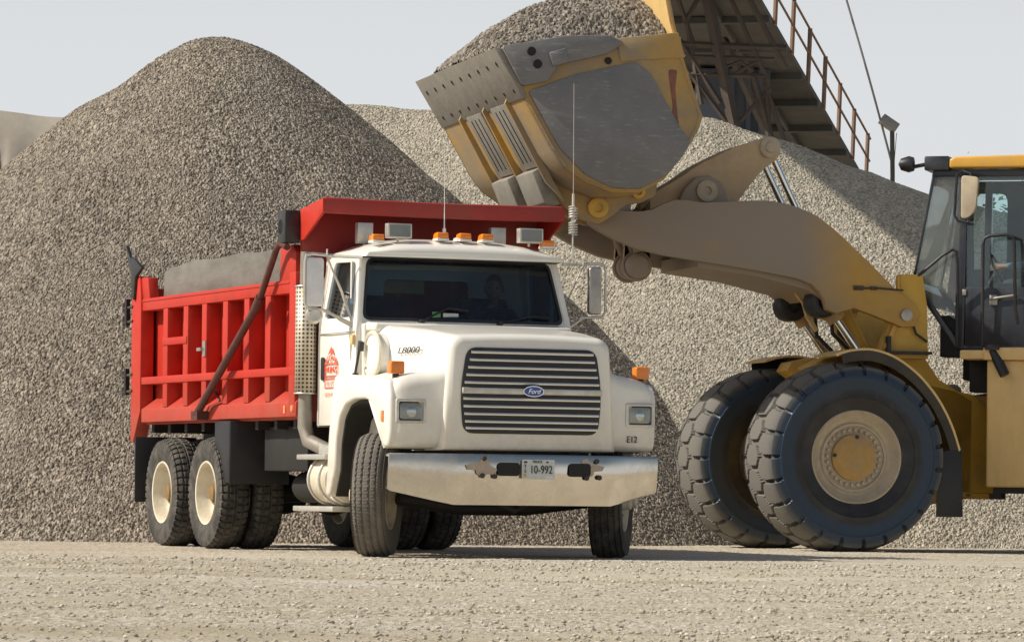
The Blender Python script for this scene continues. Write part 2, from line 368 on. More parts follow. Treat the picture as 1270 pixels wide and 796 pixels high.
    def build(s, name, m, parent=None, bevel=0.0, seg=2, smooth=True, sharp=40, angle=30):
        bm = s.bm
        bmesh.ops.remove_doubles(bm, verts=bm.verts, dist=1e-5)
        bmesh.ops.recalc_face_normals(bm, faces=bm.faces)
        if bevel:
            es = [e for e in bm.edges if len(e.link_faces) == 2 and e.calc_face_angle(0) > R(angle)]
            bmesh.ops.bevel(bm, geom=es, offset=bevel, segments=seg, profile=.5, affect='EDGES', clamp_overlap=True)
        me = bpy.data.meshes.new(name); bm.to_mesh(me); bm.free()
        me.materials.append(m)
        if smooth:
            me.polygons.foreach_set('use_smooth', [True] * len(me.polygons)); me.set_sharp_from_angle(angle=R(sharp))
        o = bpy.data.objects.new(name, me); COL.objects.link(o)
        if parent: o.parent = parent
        return o

def rrect(x0, x1, y0, y1, r, n=5):
    out = []
    for cx, cy, a0 in ((x1 - r, y1 - r, 0), (x0 + r, y1 - r, 90), (x0 + r, y0 + r, 180), (x1 - r, y0 + r, 270)):
        for k in range(n + 1):
            a = R(a0 + 90 * k / n); out.append((cx + r * math.cos(a), cy + r * math.sin(a)))
    return out
def roundpoly(pts, r, n=4):
    out = []; k = len(pts)
    for i in range(k):
        p0, p, p1 = Vector(pts[i - 1]), Vector(pts[i]), Vector(pts[(i + 1) % k])
        a = (p0 - p); b = (p1 - p); rr = min(r, a.length * .45, b.length * .45)
        A = p + a.normalized() * rr; B = p + b.normalized() * rr
        for j in range(n + 1):
            t = j / n; q = A * (1 - t) ** 2 + p * 2 * t * (1 - t) + B * t * t; out.append((q.x, q.y))
    return out
def text(name, s, size, mx, m, parent, depth=.003, shear=0, sx=1.0, align='CENTER'):
    cu = bpy.data.curves.new(name, 'FONT'); cu.body = s; cu.size = size; cu.extrude = depth; cu.shear = shear
    cu.align_x = align; cu.align_y = 'CENTER'
    t = bpy.data.objects.new(name, cu); COL.objects.link(t)
    dg = bpy.context.evaluated_depsgraph_get(); me = bpy.data.meshes.new_from_object(t.evaluated_get(dg))
    COL.objects.unlink(t); bpy.data.objects.remove(t); 
    me.transform(mx @ Matrix.Diagonal((sx, 1, 1, 1))); me.materials.clear(); me.materials.append(m)
    o = bpy.data.objects.new(name, me); COL.objects.link(o); o.parent = parent
    return o
def facing(loc, nrm, up=(0, 0, 1)):
    z = Vector(nrm).normalized(); u = Vector(up); x = u.cross(z).normalized(); y = z.cross(x)
    m_ = Matrix((x, y, z)).transposed().to_4x4(); m_.translation = Vector(loc); return m_

# ------------------------------------------------------------------ gravel surfaces
def hsh(i, j, k):
    v = np.sin(i * 127.1 + j * 311.7 + k * 74.7) * 43758.5453
    return v - np.floor(v)
def stones(X, Y, s, seed=0, tilt=.55):
    u, v = X / s, Y / s; ci, cj = np.floor(u), np.floor(v)
    best = np.full(X.shape, 9.0); H = np.zeros(X.shape); C = np.zeros(X.shape)
    for di in (-1, 0, 1):
        for dj in (-1, 0, 1):
            i, j = ci + di, cj + dj
            px = i + .12 + .76 * hsh(i, j, seed); py = j + .12 + .76 * hsh(i, j, seed + 1.3)
            dx, dy = u - px, v - py; a = hsh(i, j, seed + 2.1) * math.pi
            e = .72 + .28 * hsh(i, j, seed + 3.3)
            rx, ry = dx * np.cos(a) + dy * np.sin(a), -dx * np.sin(a) + dy * np.cos(a)
            d = (rx * e) ** 2 + (ry / e) ** 2 - .18 * hsh(i, j, seed + 4.7)
            h = hsh(i, j, seed + 5.1) * .9 + tilt * ((hsh(i, j, seed + 6.2) - .5) * 2.4 * dx + (hsh(i, j, seed + 7.9) - .5) * 2.4 * dy) - .9 * (dx * dx + dy * dy)
            k = d < best
            best = np.where(k, d, best); H = np.where(k, h, H); C = np.where(k, hsh(i, j, seed + 8.4), C)
    return H, C
def vnoise(X, Y, s, seed=0):
    u, v = X / s, Y / s; i, j = np.floor(u), np.floor(v); f, g = u - i, v - j
    f = f * f * (3 - 2 * f); g = g * g * (3 - 2 * g)
    a, b, c, d = hsh(i, j, seed), hsh(i + 1, j, seed), hsh(i, j + 1, seed), hsh(i + 1, j + 1, seed)
    return (a * (1 - f) + b * f) * (1 - g) + (c * (1 - f) + d * f) * g - .5
def grid_faces(ny, nx, keep=None):
    idx = np.arange(ny * nx).reshape(ny, nx)
    F = np.stack([idx[:-1, :-1], idx[:-1, 1:], idx[1:, 1:], idx[1:, :-1]], -1).reshape(-1, 4)
    if keep is not None:
        k = keep.reshape(-1); F = F[k[F].any(axis=1)]
        used = np.unique(F); mp = np.zeros(ny * nx, dtype=np.int64); mp[used] = np.arange(len(used)); return mp[F], used
    return F, None
def heightpile(name, hf, xs, ys, m, s=.05, amp=.035, slope=(0, -.6, .8), seed=0, zmin=-.06):
    X, Y = np.meshgrid(xs, ys); Z = hf(X, Y)
    Z = Z + vnoise(X, Y, .9, seed) * .09 + vnoise(X, Y, .35, seed + 3) * .035 + vnoise(X, Y, 2.6, seed + 6) * .14
    h, c = stones(X, Y * 1.55, s, seed)
    h2, c2 = stones(X + 3.3, Y * 1.4 + 1.7, s * .75, seed + 20)
    big = (vnoise(X, Y, .5, seed + 9) + .5)
    h = np.where(big > .38, h, h2 * .8); c = np.where(big > .38, c, c2)
    c = np.clip(c + vnoise(X * 1.6 + 2 * vnoise(X, Y, 1.5, 41), Y * .45, .42, seed + 40) * .12 + vnoise(X, Y, 2.3, seed + 44) * .12, 0, 1)
    P = np.stack([X + h * amp * slope[0], Y + h * amp * slope[1], Z + h * amp * slope[2]], -1).reshape(-1, 3)
    F, used = grid_faces(len(ys), len(xs), Z > zmin)
    return rawmesh(name, P[used], F, m, attrs={'stone': c.reshape(-1)[used]})
def ridge(X, Y, pts, tan, rnd=.6, back=None):
    """highest surface of sliding cones along a polyline (x,y,z)"""
    H = np.full(X.shape, -9.0)
    for (a, b) in zip(pts[:-1], pts[1:]):
        a = np.array(a); b = np.array(b); d = b[:2] - a[:2]; Ld = float(np.hypot(*d)) + 1e-9
        g = (b[2] - a[2]) / Ld
        # best point along the segment of  z(t) - tan*dist : shift of the foot point
        sh = g / math.sqrt(max(1e-6, tan * tan - g * g)) if abs(g) < tan else 0
        ux, uy = d / Ld; px, py = X - a[0], Y - a[1]
        al = px * ux + py * uy; ac = np.abs(-px * uy + py * ux)
        t = np.clip(al + sh * ac, 0, Ld)
        dist = np.sqrt((al - t) ** 2 + ac ** 2 + rnd * rnd)
        H = np.maximum(H, a[2] + g * t - tan * dist)
    return H
def smax(a, b, k): 
    h = np.clip(.5 + .5 * (a - b) / k, 0, 1); return b * (1 - h) + a * h + k * h * (1 - h)

TANA = .76
def hfA(X, Y):
    h = ridge(X, Y, [(-3.56, 49.3, 6.74), (-4.20, 49.2, 6.22)], .905, .88)
    return h
def hfB(X, Y):
    return ridge(X, Y, [(-4, 55.5, 6.16), (-1.2, 54.6, 5.98), (2.5, 52.8, 5.68), (5.3, 52.0, 4.82), (8, 51.2, 3.89), (11, 50, 3.0)], .74, .5)
def yspace(y0, y1, d, y2, d2):
    return np.concatenate([np.arange(y0, y1, d), np.arange(y1, y2, d2)])

# ------------------------------------------------------------------ setting: ground, far bank, gravel piles
def make_ground():
    V = [(-900, -60, -.03), (900, -60, -.03), (900, 1500, -.03), (-900, 1500, -.03)]
    g = rawmesh('ground', V, [(0, 1, 2, 3)], M['ground']); tag(g, kind='structure')
    xs = np.arange(-6.6, 7.6, .0165)
    ys = []; y = 13.2
    while y < 46: ys.append(y); y += .022 + .0006 * (y - 13)
    X, Y = np.meshgrid(xs, np.array(ys))
    Z = vnoise(X, Y, 2.2, 1) * .035 + vnoise(X * .5, Y, .55, 2) * .022 + vnoise(X, Y, .2, 3) * .008
    for (y0_, sl_, w_) in ((18.0, .10, .35), (20.3, .10, .35), (25.5, -.05, .4), (28.0, -.05, .4), (31.0, .03, .3)):
        dd = (Y - y0_ - sl_ * X * 4 - .5 * np.sin(X * .35)) / w_; Z = Z - .022 * np.exp(-dd * dd) + .010 * np.exp(-(np.abs(dd) - 1.6) ** 2 * 4)
    Z *= np.clip((33 - Y) / 6, .35, 1)
    cover = vnoise(X * .3, Y, 1.1, 5) * 1.6 + .5 * vnoise(X, Y, .3, 6) + .12 + .15 * np.clip((Y - 24) / 8, 0, 1)
    h, c = stones(X, Y, .026, 11, tilt=.5)
    pres = (hsh(np.round(c * 9973), 1, 2) < np.clip(cover * 1.3 + .22, .10, .9)) & (h > .15)
    Z = Z + np.where(pres, .0005 + .0065 * np.clip(h, 0, 1), 0)
    ed = np.clip(np.minimum(np.minimum(X - xs[0], xs[-1] - X) / .8, (Y - ys[0]) / .4), 0, 1); Z = np.maximum(Z, -.026) * ed - .026 * (1 - ed)
    P = np.stack([X, Y, Z], -1).reshape(-1, 3); F, _ = grid_faces(len(ys), len(xs))
    o = rawmesh('gravel_yard', P, F, M['ground'], attrs={'stone': c, 'isstone': pres.astype(np.float32)}); tag(o, kind='structure')
    o['label'] = 'compacted stony quarry yard'
make_ground()

def make_loose():
    """small separate stones lying on the yard in front"""
    rng = np.random.default_rng(5)
    t = (1 + 5 ** .5) / 2
    base = np.array([(-1, t, 0), (1, t, 0), (-1, -t, 0), (1, -t, 0), (0, -1, t), (0, 1, t), (0, -1, -t), (0, 1, -t), (t, 0, -1), (t, 0, 1), (-t, 0, -1), (-t, 0, 1)]) / 1.9
    fc = np.array([(0, 11, 5), (0, 5, 1), (0, 1, 7), (0, 7, 10), (0, 10, 11), (1, 5, 9), (5, 11, 4), (11, 10, 2), (10, 7, 6), (7, 1, 8), (3, 9, 4), (3, 4, 2), (3, 2, 6), (3, 6, 8), (3, 8, 9), (4, 9, 5), (2, 4, 11), (6, 2, 10), (8, 6, 7), (9, 8, 1)])
    n = 48000
    y = 13.6 + (33 - 13.6) * rng.random(n) ** 1.0; x = (rng.random(n) * 2 - 1) * y * .135 + .0 * y
    band = vnoise(x * .4, y, .9, 5) + .5 * vnoise(x, y, .3, 6)
    keep = rng.random(n) < np.clip(.5 + band * 1.1, .2, 1); x, y = x[keep], y[keep]; n = len(x)
    r = .0022 + .0085 * rng.random(n) ** 5 * (1 + .5 * (y - 14) / 18)
    z0 = (vnoise(x, y, 2.2, 1) * .035 + vnoise(x * .5, y, .55, 2) * .022 + vnoise(x, y, .2, 3) * .008) * np.clip((33 - y) / 6, .35, 1)
    j = base[None] * (1 + .45 * (rng.random((n, 12, 1)) - .5)) * r[:, None, None] * np.stack([1 + .5 * rng.random(n), 1 + .5 * rng.random(n), .55 + .4 * rng.random(n)], -1)[:, None, :]
    a = rng.random(n) * 6.28; ca, sa = np.cos(a), np.sin(a)
    P = np.stack([j[..., 0] * ca[:, None] - j[..., 1] * sa[:, None], j[..., 0] * sa[:, None] + j[..., 1] * ca[:, None], j[..., 2]], -1)
    P += np.stack([x, y, z0 + r * .45 + .002], -1)[:, None, :]
    F = (fc[None] + 12 * np.arange(n)[:, None, None]).reshape(-1, 3)
    o = rawmesh('loose_stones', P.reshape(-1, 3), F, M['ground'], attrs={'stone': np.repeat(rng.random(n), 12), 'isstone': np.ones(n * 12)})
    tag(o, 'small loose stones scattered over the dusty yard in front', 'stones', kind='stuff')
make_loose()

o = heightpile('gravel_pile', hfA, np.arange(-7.9, 4.9, .0112), yspace(41.0, 50.0, .0112, 58.5, .12), M['gravA'], .0285, .023, seed=3)
tag(o, 'tall brown grey gravel pile with a rounded peak behind the red dump bed', 'gravel pile')
o = heightpile('gravel_pile', hfB, np.arange(-3.2, 8.6, .0115), yspace(44.4, 54.8, .0115, 62, .12), M['gravB'], .028, .019, seed=31)
tag(o, 'long pale gravel pile sloping down to the right behind the yellow loader', 'gravel pile')

def far_bank():
    xs = np.arange(-60, -8, .25); ys = np.arange(148, 176, .25); X, Y = np.meshgrid(xs, ys)
    top = 15.4 - .055 * np.maximum(X + 19, 0) * 1.0 + vnoise(X, Y * .1, 3, 4) * .35 - .012 * (X + 19) ** 2 * (X > -19) * .0
    prof = np.clip((Y - 150) / 9, 0, 1); Z = top * (prof ** .75) - .3
    gul = np.abs(vnoise(X + .12 * Y, Y * .08, .55, 8)) * 2
    Z = Z - (1 - np.clip(gul * 2.2, 0, 1)) * .9 * np.clip((.93 - prof) * 9, 0, 1) * np.clip(prof * 5, 0, 1)
    F, _ = grid_faces(len(ys), len(xs))
    o = rawmesh('far_bank', np.stack([X, Y, Z], -1).reshape(-1, 3), F, M['hill'], smooth=True, sharp=None)
    tag(o, kind='structure'); o['label'] = 'distant eroded bank of quarry spoil'
far_bank()

# ------------------------------------------------------------------ tyres and wheels
def tyre(name, Rr_, W, rim, fn, nang, m, parent, loc=(0, 0, 0), steer=0.0, ntread=22, round_=.055, belly=.5, rings=False):
    """axis = local y; fn(u, th) -> groove depth on the tread / shoulder"""
    prof = []   # (axial, radius, u)
    nside = 7
    side = [(.40, rim - .012), (.43, rim + .004), (.455, rim + (Rr_ - rim) * .16), (belly, rim + (Rr_ - rim) * .42), (belly, rim + (Rr_ - rim) * .58), (.488, rim + (Rr_ - rim) * .76), (.47, rim + (Rr_ - rim) * .88)]
    if rings:
        k_ = (Rr_ - rim); side = side[:3] + [(.475, rim + k_ * .26), (.484, rim + k_ * .27), (.484, rim + k_ * .30), (.482, rim + k_ * .31)] + side[3:5] + [(.497, rim + k_ * .66), (.505, rim + k_ * .665), (.503, rim + k_ * .70), (.493, rim + k_ * .705)] + side[5:]
    nside = len(side)
    for i_, (a, r) in enumerate(side): prof.append((-a * W, r, -1.3 if i_ < nside - 2 else (-1.1 if i_ == nside - 2 else -1.04)))
    for k in range(ntread + 1):
        u = -1 + 2 * k / ntread
        uu = math.copysign(abs(u) ** .9, u)
        prof.append((uu * W * .455, Rr_ - round_ * (abs(u) ** 4) * 1.0 - .012 * u * u, u))
    for i_, (a, r) in enumerate(reversed(side)): prof.append((a * W, r, 1.3 if i_ > 1 else (1.1 if i_ == 1 else 1.04)))
    A = np.array([p[0] for p in prof]); Rd = np.array([p[1] for p in prof]); U = np.array([p[2] for p in prof])
    th = np.arange(nang) / nang * 2 * math.pi
    TH_, UU = np.meshgrid(th, U, indexing='ij')
    D = fn(UU, TH_); Rm = Rd[None] - np.where(np.abs(UU) <= 1.0, D, np.where(np.abs(UU) < 1.2, D * .25, 0))
    # shoulder lug relief on the last sidewall ring
    X = Rm * np.cos(TH_); Z = Rm * np.sin(TH_); Y = np.broadcast_to(A[None], X.shape) - np.sign(A[None]) * np.where((np.abs(UU) > .93) & (np.abs(UU) < 1.2), D * np.where(np.abs(UU) > 1.07, .35, .8), 0)
    Y = Y * (1 + .05 * np.exp(-((TH_ - 1.5 * math.pi) / .45) ** 2))
    k = len(prof); P = np.stack([X, Y, Z], -1).reshape(-1, 3)
    # flatten slightly where the tyre stands
    P[:, 2] = np.maximum(P[:, 2], -Rr_ + .012)
    idx = np.arange(nang * k).reshape(nang, k); nx = np.roll(idx, -1, 0)
    F = np.stack([idx[:, :-1], idx[:, 1:], nx[:, 1:], nx[:, :-1]], -1).reshape(-1, 4)
    o = rawmesh(name, P, F, m, parent, smooth=True, sharp=32)
    o.location = loc; o.rotation_euler = (0, 0, steer)
    return o
def fr(x): return x - np.floor(x)
def tread_rib(U, T):
    z = .035 * np.abs(fr(T * 60 / 6.283) - .5) * 2
    d = np.zeros(U.shape)
    for c in (-.6, -.2, .2, .6): d = np.maximum(d, (np.abs(U - c + z) < .052) * .013)
    d = np.maximum(d, (fr(T * 120 / 6.283) < .12) * (np.abs(U) < 1.02) * .0035)
    return d
def tread_drive(U, T):
    N_ = 46; ph = fr(T * N_ / 6.283 + .5 * (np.sign(U) > 0) + .12 * np.abs(U))
    d = (ph < .24) * .017 * (np.abs(U) > .12)
    d = np.maximum(d, (np.abs(np.abs(U) - .5) < .06) * .015 * 1.0)
    d = np.maximum(d, (np.abs(U) < .06) * .014)
    return d
def tread_rock(U, T):
    N_ = 23; ph = T * N_ / 6.283
    zig = .36 + .10 * (np.abs(fr(ph) - .5) * 4 - 1)
    aU = np.abs(U); d = np.zeros(U.shape)
    sh = aU > zig
    bow = .10 * np.sin((aU - .36) * 3)
    d = np.where(sh & (fr(ph + bow) < .15), .05, d)
    d = np.where((~sh) & (fr(ph + .5) < .14), .04, d)
    d = np.maximum(d, (np.abs(aU - zig) < .06) * .038)
    return d

def copy_tree(o, parent=None):
    c = o.copy(); COL.objects.link(c)
    if parent is not None: c.parent = parent
    for ch in list(o.children): copy_tree(ch, c)
    return c

# ================================================================== DUMP TRUCK
TA = math.atan2(-math.cos(R(22.6)), math.sin(R(22.6)))
truck = empty('dump_truck', (-.232, 34.824, 0), TA)
tag(truck, 'white cab dump truck with a red bed and chrome bumper parked before the gravel', 'dump truck')
P_ = truck

# --- wheels
def truck_wheel(loc, steer, fn, mt, outer_sign, kind):
    t = tyre('wheel', .52, .285, .292, fn, 368 if fn is tread_drive else 360, mt, P_, loc, steer, ntread=30, round_=.028)
    s = outer_sign; b = MB()
    if kind == 'front':
        b.lathe([(.30, s * .115), (.285, s * .125), (.27, s * .10), (.26, s * .05), (.19, s * .055), (.15, s * .085), (.105, s * .09), (.10, s * .17), (.07, s * .19), (0, s * .19)], 40, caps=False)
    elif kind == 'dual_out':
        b.lathe([(.30, s * .118), (.292, s * .132), (.278, s * .127), (.268, s * .085), (.262, s * .03), (.25, -s * .0), (.215, -s * .028), (.16, -s * .04), (.14, -s * .035), (0, -s * .035)], 48, caps=False)
    else:
        b.lathe([(.30, s * .118), (.285, s * .128), (.27, s * .10), (.262, s * .07), (.2, s * .08), (0, s * .08)], 32, caps=False)
    b.lathe([(.30, -s * .118), (.28, -s * .125), (.26, -s * .05), (.2, -s * .04), (0, -s * .04)], 32, caps=False)
    rim = b.build('rim', M['rimcream'], t, smooth=True)
    if kind != 'dual_in':
        h = MB()
        if kind == 'front':
            h.lathe([(.075, s * .18), (.07, s * .215), (.05, s * .225), (0, s * .225)], 20)
        else:
            h.lathe([(.125, -s * .032), (.12, s * .03), (.10, s * .05), (.075, s * .05), (.07, s * .075), (0, s * .08)], 24)
        for k in range(10):
            a = k * .6283; q = .155
            y0 = s * .055 if kind == 'front' else -s * .045
            nb = MB(); nb.lathe([(.016, y0), (.016, y0 + s * .045), (0, y0 + s * .045)], 6, c=(q * math.cos(a), 0, q * math.sin(a))); nb.build('wheel_nut', M['hubrust'], t)
        h.build('hub', M['hubrust'] if kind != 'front' else M['rimcream'], t)
    return t
truck_wheel((.20, -1.035, .515), R(-31), tread_rib, M['rubberfront'], -1, 'front')
truck_wheel((.20, 1.10, .515), R(-31), tread_rib, M['rubber'], 1, 'front')
for ax in (-3.85, -5.17):
    for sg in (-1, 1):
        truck_wheel((ax, sg * 1.06, .515), 0, tread_drive, M['rubber'], sg, 'dual_out')
        truck_wheel((ax, sg * .73, .515), 0, tread_drive, M['rubber'], sg, 'dual_in')

# --- chassis and running gear
b = MB()
for s in (-1, 1): b.box(-6.0, .95, s * .43 - .045, s * .43 + .045, .74, .99)
for x in (-5.9, -4.5, -3.2, -2.0, -1.0, .85): b.box(x - .06, x + .06, -.4, .4, .76, .95)
b.build('frame_rail', M['under'], P_, .01)
b = MB(); b.tube([(.2, -.85, .50), (.2, -.3, .42), (.2, .3, .42), (.2, .95, .50)], .065, 12)
for s in (-1, 1): b.box(-.45, .8, s * .43 - .05, s * .43 + .05, .56, .62); b.box(.08, .32, s * .43 - .07, s * .43 + .07, .46, .60)
b.build('front_axle', M['under'], P_, .01)
for ax in (-3.85, -5.17):
    b = MB(); b.tube([(ax, -.9, .515), (ax, .9, .515)], .085, 14)
    b.lathe([(0, -.2), (.16, -.17), (.2, 0), (.16, .17), (0, .2)], 20, c=(ax, .05, .515)); b.build('rear_axle', M['under'], P_)
b = MB()
for s in (-1, 1):
    b.prism([(-5.6, .60), (-4.7, .80), (-4.3, .80), (-3.4, .60), (-3.4, .54), (-4.4, .62), (-4.6, .62), (-5.6, .54)], s * .44 - .04, s * .44 + .04)
b.build('leaf_spring', M['under'], P_, .005)
b = MB(); b.box(-.5, .78, -.36, .36, .50, 1.45); b.box(-1.5, -.5, -.2, .2, .52, .9); b.tube([(-1.5, 0, .62), (-3.85, 0, .56)], .06, 10)
b.tube([(.55, -.4, .60), (.72, 0, .40), (.55, .4, .60)], .03, 8); b.build('engine_block', M['under'], P_, .02)
# splash guards / dark bulkhead closing the wheel wells and the cab floor
b = MB(); b.box(-.62, -.58, -.95, .95, .62, 1.2); b.box(-1.34, -.4, -.9, .9, 1.03, 1.10); b.build('firewall', M['under'], P_)
for s in (-1, 1):
    b = MB(); b.box(-.55, .86, s * .47, s * .49, .9, 1.5); b.build('inner_fender', M['under'], P_)
# air tanks and underbody boxes seen between the cab and the tandem
b = MB(); b.lathe([(0, -2.6), (.12, -2.57), (.14, -2.5), (.14, -1.75), (.12, -1.68), (0, -1.65)], 20, c=(0, -.68, .58), axis='x')
b.build('air_tank', M['under'], P_)
b = MB(); b.box(-2.9, -1.75, -.95, -.5, .72, 1.12); b.build('battery_box', M['under'], P_, .015); b = MB(); b.tube([(-1.6, -.7, .5), (-2.6, -.5, .42)], .045, 10); b.build('brake_line', M['under'], P_); b = MB()
b.box(-2.4, -1.6, .45, 1.0, .45, 1.0); b.build('tool_box', M['under'], P_, .015)

# --- bumper
bp = [(-1.205, .90), (-1.19, .93), (-.69, 1.13), (.69, 1.13), (1.19, .93), (1.205, .90)]
def zb(y): return .445 if abs(y) < .71 else .445 + (abs(y) - .71) / .5 * .115
def bx_(y, o=0):
    a = abs(y); return (1.13 if a <= .69 else 1.13 - (a - .69) * .4) + o
ys_ = [-1.205, -1.19, -1.0, -.85, -.70, -.62, -.4, -.2, 0, .2, .4, .62, .70, .85, 1.0, 1.19, 1.205]
secs = []
for y in ys_:
    x = bx_(y); z0 = zb(y); z1 = .862; tl = -.040 * (z1 - z0) / .42
    dz = .012 if abs(y) > 1.2 else 0
    secs.append([(x + tl, y, z0 + dz), (x + tl + .006, y, z0 + .02 + dz), (x + tl * .5 + .006, y, (z0 + z1) / 2), (x + .006, y, z1 - .02), (x - .006, y, z1 - dz), (x - .07, y, z1 - dz), (x - .07, y, z1 - .012 - dz), (x - .012, y, z1 - .03), (x - .012 + tl, y, z0 + .03), (x - .06, y, z0 + .012 + dz), (x - .06, y, z0 + dz)])
b = MB(); b.loft(secs); bump = b.build('bumper', M['chrome'], P_, sharp=50)
for y0 in (-.335, .30):
    b = MB(); b.prism(rrect(y0, y0 + .195, .685, .795, .028), 1.136, 1.145, 'x'); b.build('tow_slot', M['under'], bump)
for s in (-1, 1):
    b = MB(); b.prism([(s * .62, .77), (s * .5, .80), (s * .46, .835), (s * .42, .82), (s * .40, .77), (s * .34, .74), (s * .36, .69), (s * .42, .70), (s * .47, .67), (s * .52, .70), (s * .53, .73), (s * .60, .735)], 1.137, 1.141, 'x')
    b.build('bumper_scuff', M['scuff'], bump)
for y, z in ((-.455, .825), (-.47, .685), (-.36, .68), (.55, .815), (.575, .68), (.46, .675)):
    b = MB(); b.lathe([(.022, 1.14), (.02, 1.152), (0, 1.155)], 10, c=(0, y, z), axis='x'); b.build('bumper_bolt', M['trestle'], bump)
# licence plate
b = MB(); b.prism(rrect(-.125, .165, .662, .822, .015), 1.150, 1.156, 'x'); pl = b.build('licence_plate', M['platew'], P_)
FX = (1, 0, 0)
text('plate_number', '10-992', .092, facing((1.158, .045, .737), FX), M['ink'], pl, sx=.78)
text('plate_lettering', 'TRUCK', .028, facing((1.158, .01, .803), FX), M['ink'], pl)
text('plate_lettering', 'T', .042, facing((1.158, -.098, .765), FX), M['ink'], pl)
text('plate_lettering', 'S', .042, facing((1.158, -.098, .725), FX), M['purple'], pl)
for (y0, y1, z0, z1, mm) in ((-.112, -.085, .677, .702, 'gold'), (.09, .15, .667, .69, 'mirror'), (-.11, -.08, .794, .808, 'ink'), (.09, .11, .795, .808, 'ink')):
    b = MB(); b.box(1.1565, 1.158, y0, y1, z0, z1); b.build('plate_sticker', M[mm], pl)

# --- hood (one-piece fibreglass) with fenders
def hoodsec(x, w, zt, z0, r, lean):
    pts = []
    pts.append((x, -w - lean, z0))
    for k in range(9):
        a = R(180 - 90 * k / 8); pts.append((x, -w + r + r * math.cos(a), zt - r + r * math.sin(a)))
    for k in range(1, 4): pts.append((x, (-w + r) * (1 - k / 2), zt + .018 * (1 - (k / 2 - 1) ** 2)))
    for k in range(9):
        a = R(90 - 90 * k / 8); pts.append((x, w - r + r * math.cos(a), zt - r + r * math.sin(a)))
    pts.append((x, w + lean, z0)); return pts
S_ = [hoodsec(1.030, .665, 1.775, .925, .09, .045), hoodsec(1.022, .695, 1.803, .905, .10, .05), hoodsec(.985, .72, 1.83, .893, .11, .055), hoodsec(.9, .735, 1.845, .89, .12, .055),
      hoodsec(.5, .79, 1.895, .89, .12, .05), hoodsec(.1, .84, 1.93, 1.0, .12, .04), hoodsec(-.3, .885, 1.955, 1.0, .12, .03), hoodsec(-.46, .90, 1.96, 1.0, .12, .02)]
b = MB(); b.loft(S_); hood = b.build('hood', M['white'], P_, sharp=60)
fp = roundpoly([(.86, .905), (.895, 1.0), (.90, 1.34), (.84, 1.465), (.3, 1.51), (-.42, 1.53), (-.50, 1.30), (-.56, 1.0), (-.62, .50), (-.52, .50), (-.40, .72), (-.38, .95), (-.30, 1.16), (-.16, 1.27), (.05, 1.31), (.32, 1.31), (.48, 1.27), (.60, 1.15), (.67, .99), (.73, .905)], .05, 4)
for s in (-1, 1):
    b = MB(); b.prism(fp, s * .56, s * 1.195); b.build('fender', M['white'], P_, .045, 4, angle=40, sharp=30)
arch_ = [(-.52, .50), (-.40, .72), (-.38, .95), (-.30, 1.16), (-.16, 1.27), (.05, 1.31), (.32, 1.31), (.48, 1.27), (.60, 1.15), (.67, .99), (.73, .905)]
for s in (-1, 1):
    inn_ = [(.15 + (x - .15) * .955, .5 + (z - .5) * .965) for x, z in arch_]
    b = MB(); b.prism(arch_ + inn_[::-1], s * .50, s * 1.135); b.build('wheel_liner', M['under'], P_)
# nose filler between headlamp wings and grille block
for s in (-1, 1):
    secs = []
    for y, xf, zt in ((.60, 1.0, 1.60), (.70, .982, 1.585), (.78, .958, 1.545), (.86, .942, 1.52), (.94, .934, 1.505), (1.02, .926, 1.495), (1.09, .916, 1.475), (1.14, .898, 1.445), (1.172, .868, 1.40), (1.185, .835, 1.36)):
        pts = [(.30, s * y, zt + .035), (.55, s * y, zt + .03)]
        for k in range(9):
            a = R(90 - 90 * k / 8); pts.append((xf - .10 + .10 * math.cos(a), s * y, zt - .10 + .10 * math.sin(a) + .018 * (1 - k / 8)))
        pts += [(xf + .004, s * y, 1.25), (xf, s * y, 1.06), (xf - .012, s * y, .95), (xf - .035, s * y, .915), (xf - .10, s * y, .90), (.30, s * y, .90)]
        secs.append(pts)
    b = MB(); b.loft(secs)
    # cut nothing: the wheel opening starts behind x = .73, so keep the shell in front of it
    for v in b.bm.verts:
        if v.co.x < .72 and v.co.z < 1.3: v.co.x = .74
    b.build('headlamp_wing', M['white'], P_, sharp=50)
# door-side stretch of the fender: hood-to-cab cowl
b = MB(); b.loft([[(-.40, -.93, 1.9), (-.40, .93, 1.9), (-.40, .93, 1.985), (-.40, -.93, 1.985)], [(-.22, -.90, 1.9), (-.22, .90, 1.9), (-.22, .90, 1.966), (-.22, -.90, 1.966)]])
b.box(-.62, -.38, -.95, .95, 1.1, 1.97); b.build('cowl', M['white'], P_, .02, 3)
# grille
gout = roundpoly([(-.60, 1.03), (.60, 1.03), (.625, 1.28), (.62, 1.45), (.575, 1.735), (-.575, 1.735), (-.62, 1.45), (-.625, 1.28)], .09, 6)
b = MB(); b.prism(gout, 1.024, 1.046, 'x'); gr = b.build('grille', M['black'], P_, .006)
def gw(z):
    return .598 + (.028 * min(1, (z - 1.03) / .25) if z < 1.4 else .028 - (z - 1.4) / .335 * .075)
def gx(z): return 1.05
zs = [1.695, 1.633, 1.571, 1.509, 1.447, None, 1.315, 1.253, 1.191, 1.129, 1.075]
b = MB()
for z in np.linspace(1.06, 1.705, 16): b.box(1.036, 1.050, -gw(z) + .03, gw(z) - .03, z - .004, z + .004)
for y in (-.4, -.2, 0, .2, .4): b.box(1.034, 1.048, y - .006, y + .006, 1.05, 1.72)
b.build('grille_mesh', M['black'], gr)
for z in zs:
    if z is None: continue
    b = MB(); g_ = gw(z) - .018; b.loft([[(1.046, y, z - .011), (1.066, y, z - .010), (1.071, y, z), (1.066, y, z + .010), (1.046, y, z + .011)] for y in (-g_, g_)])
    b.build('grille_bar', M['slat'], gr)
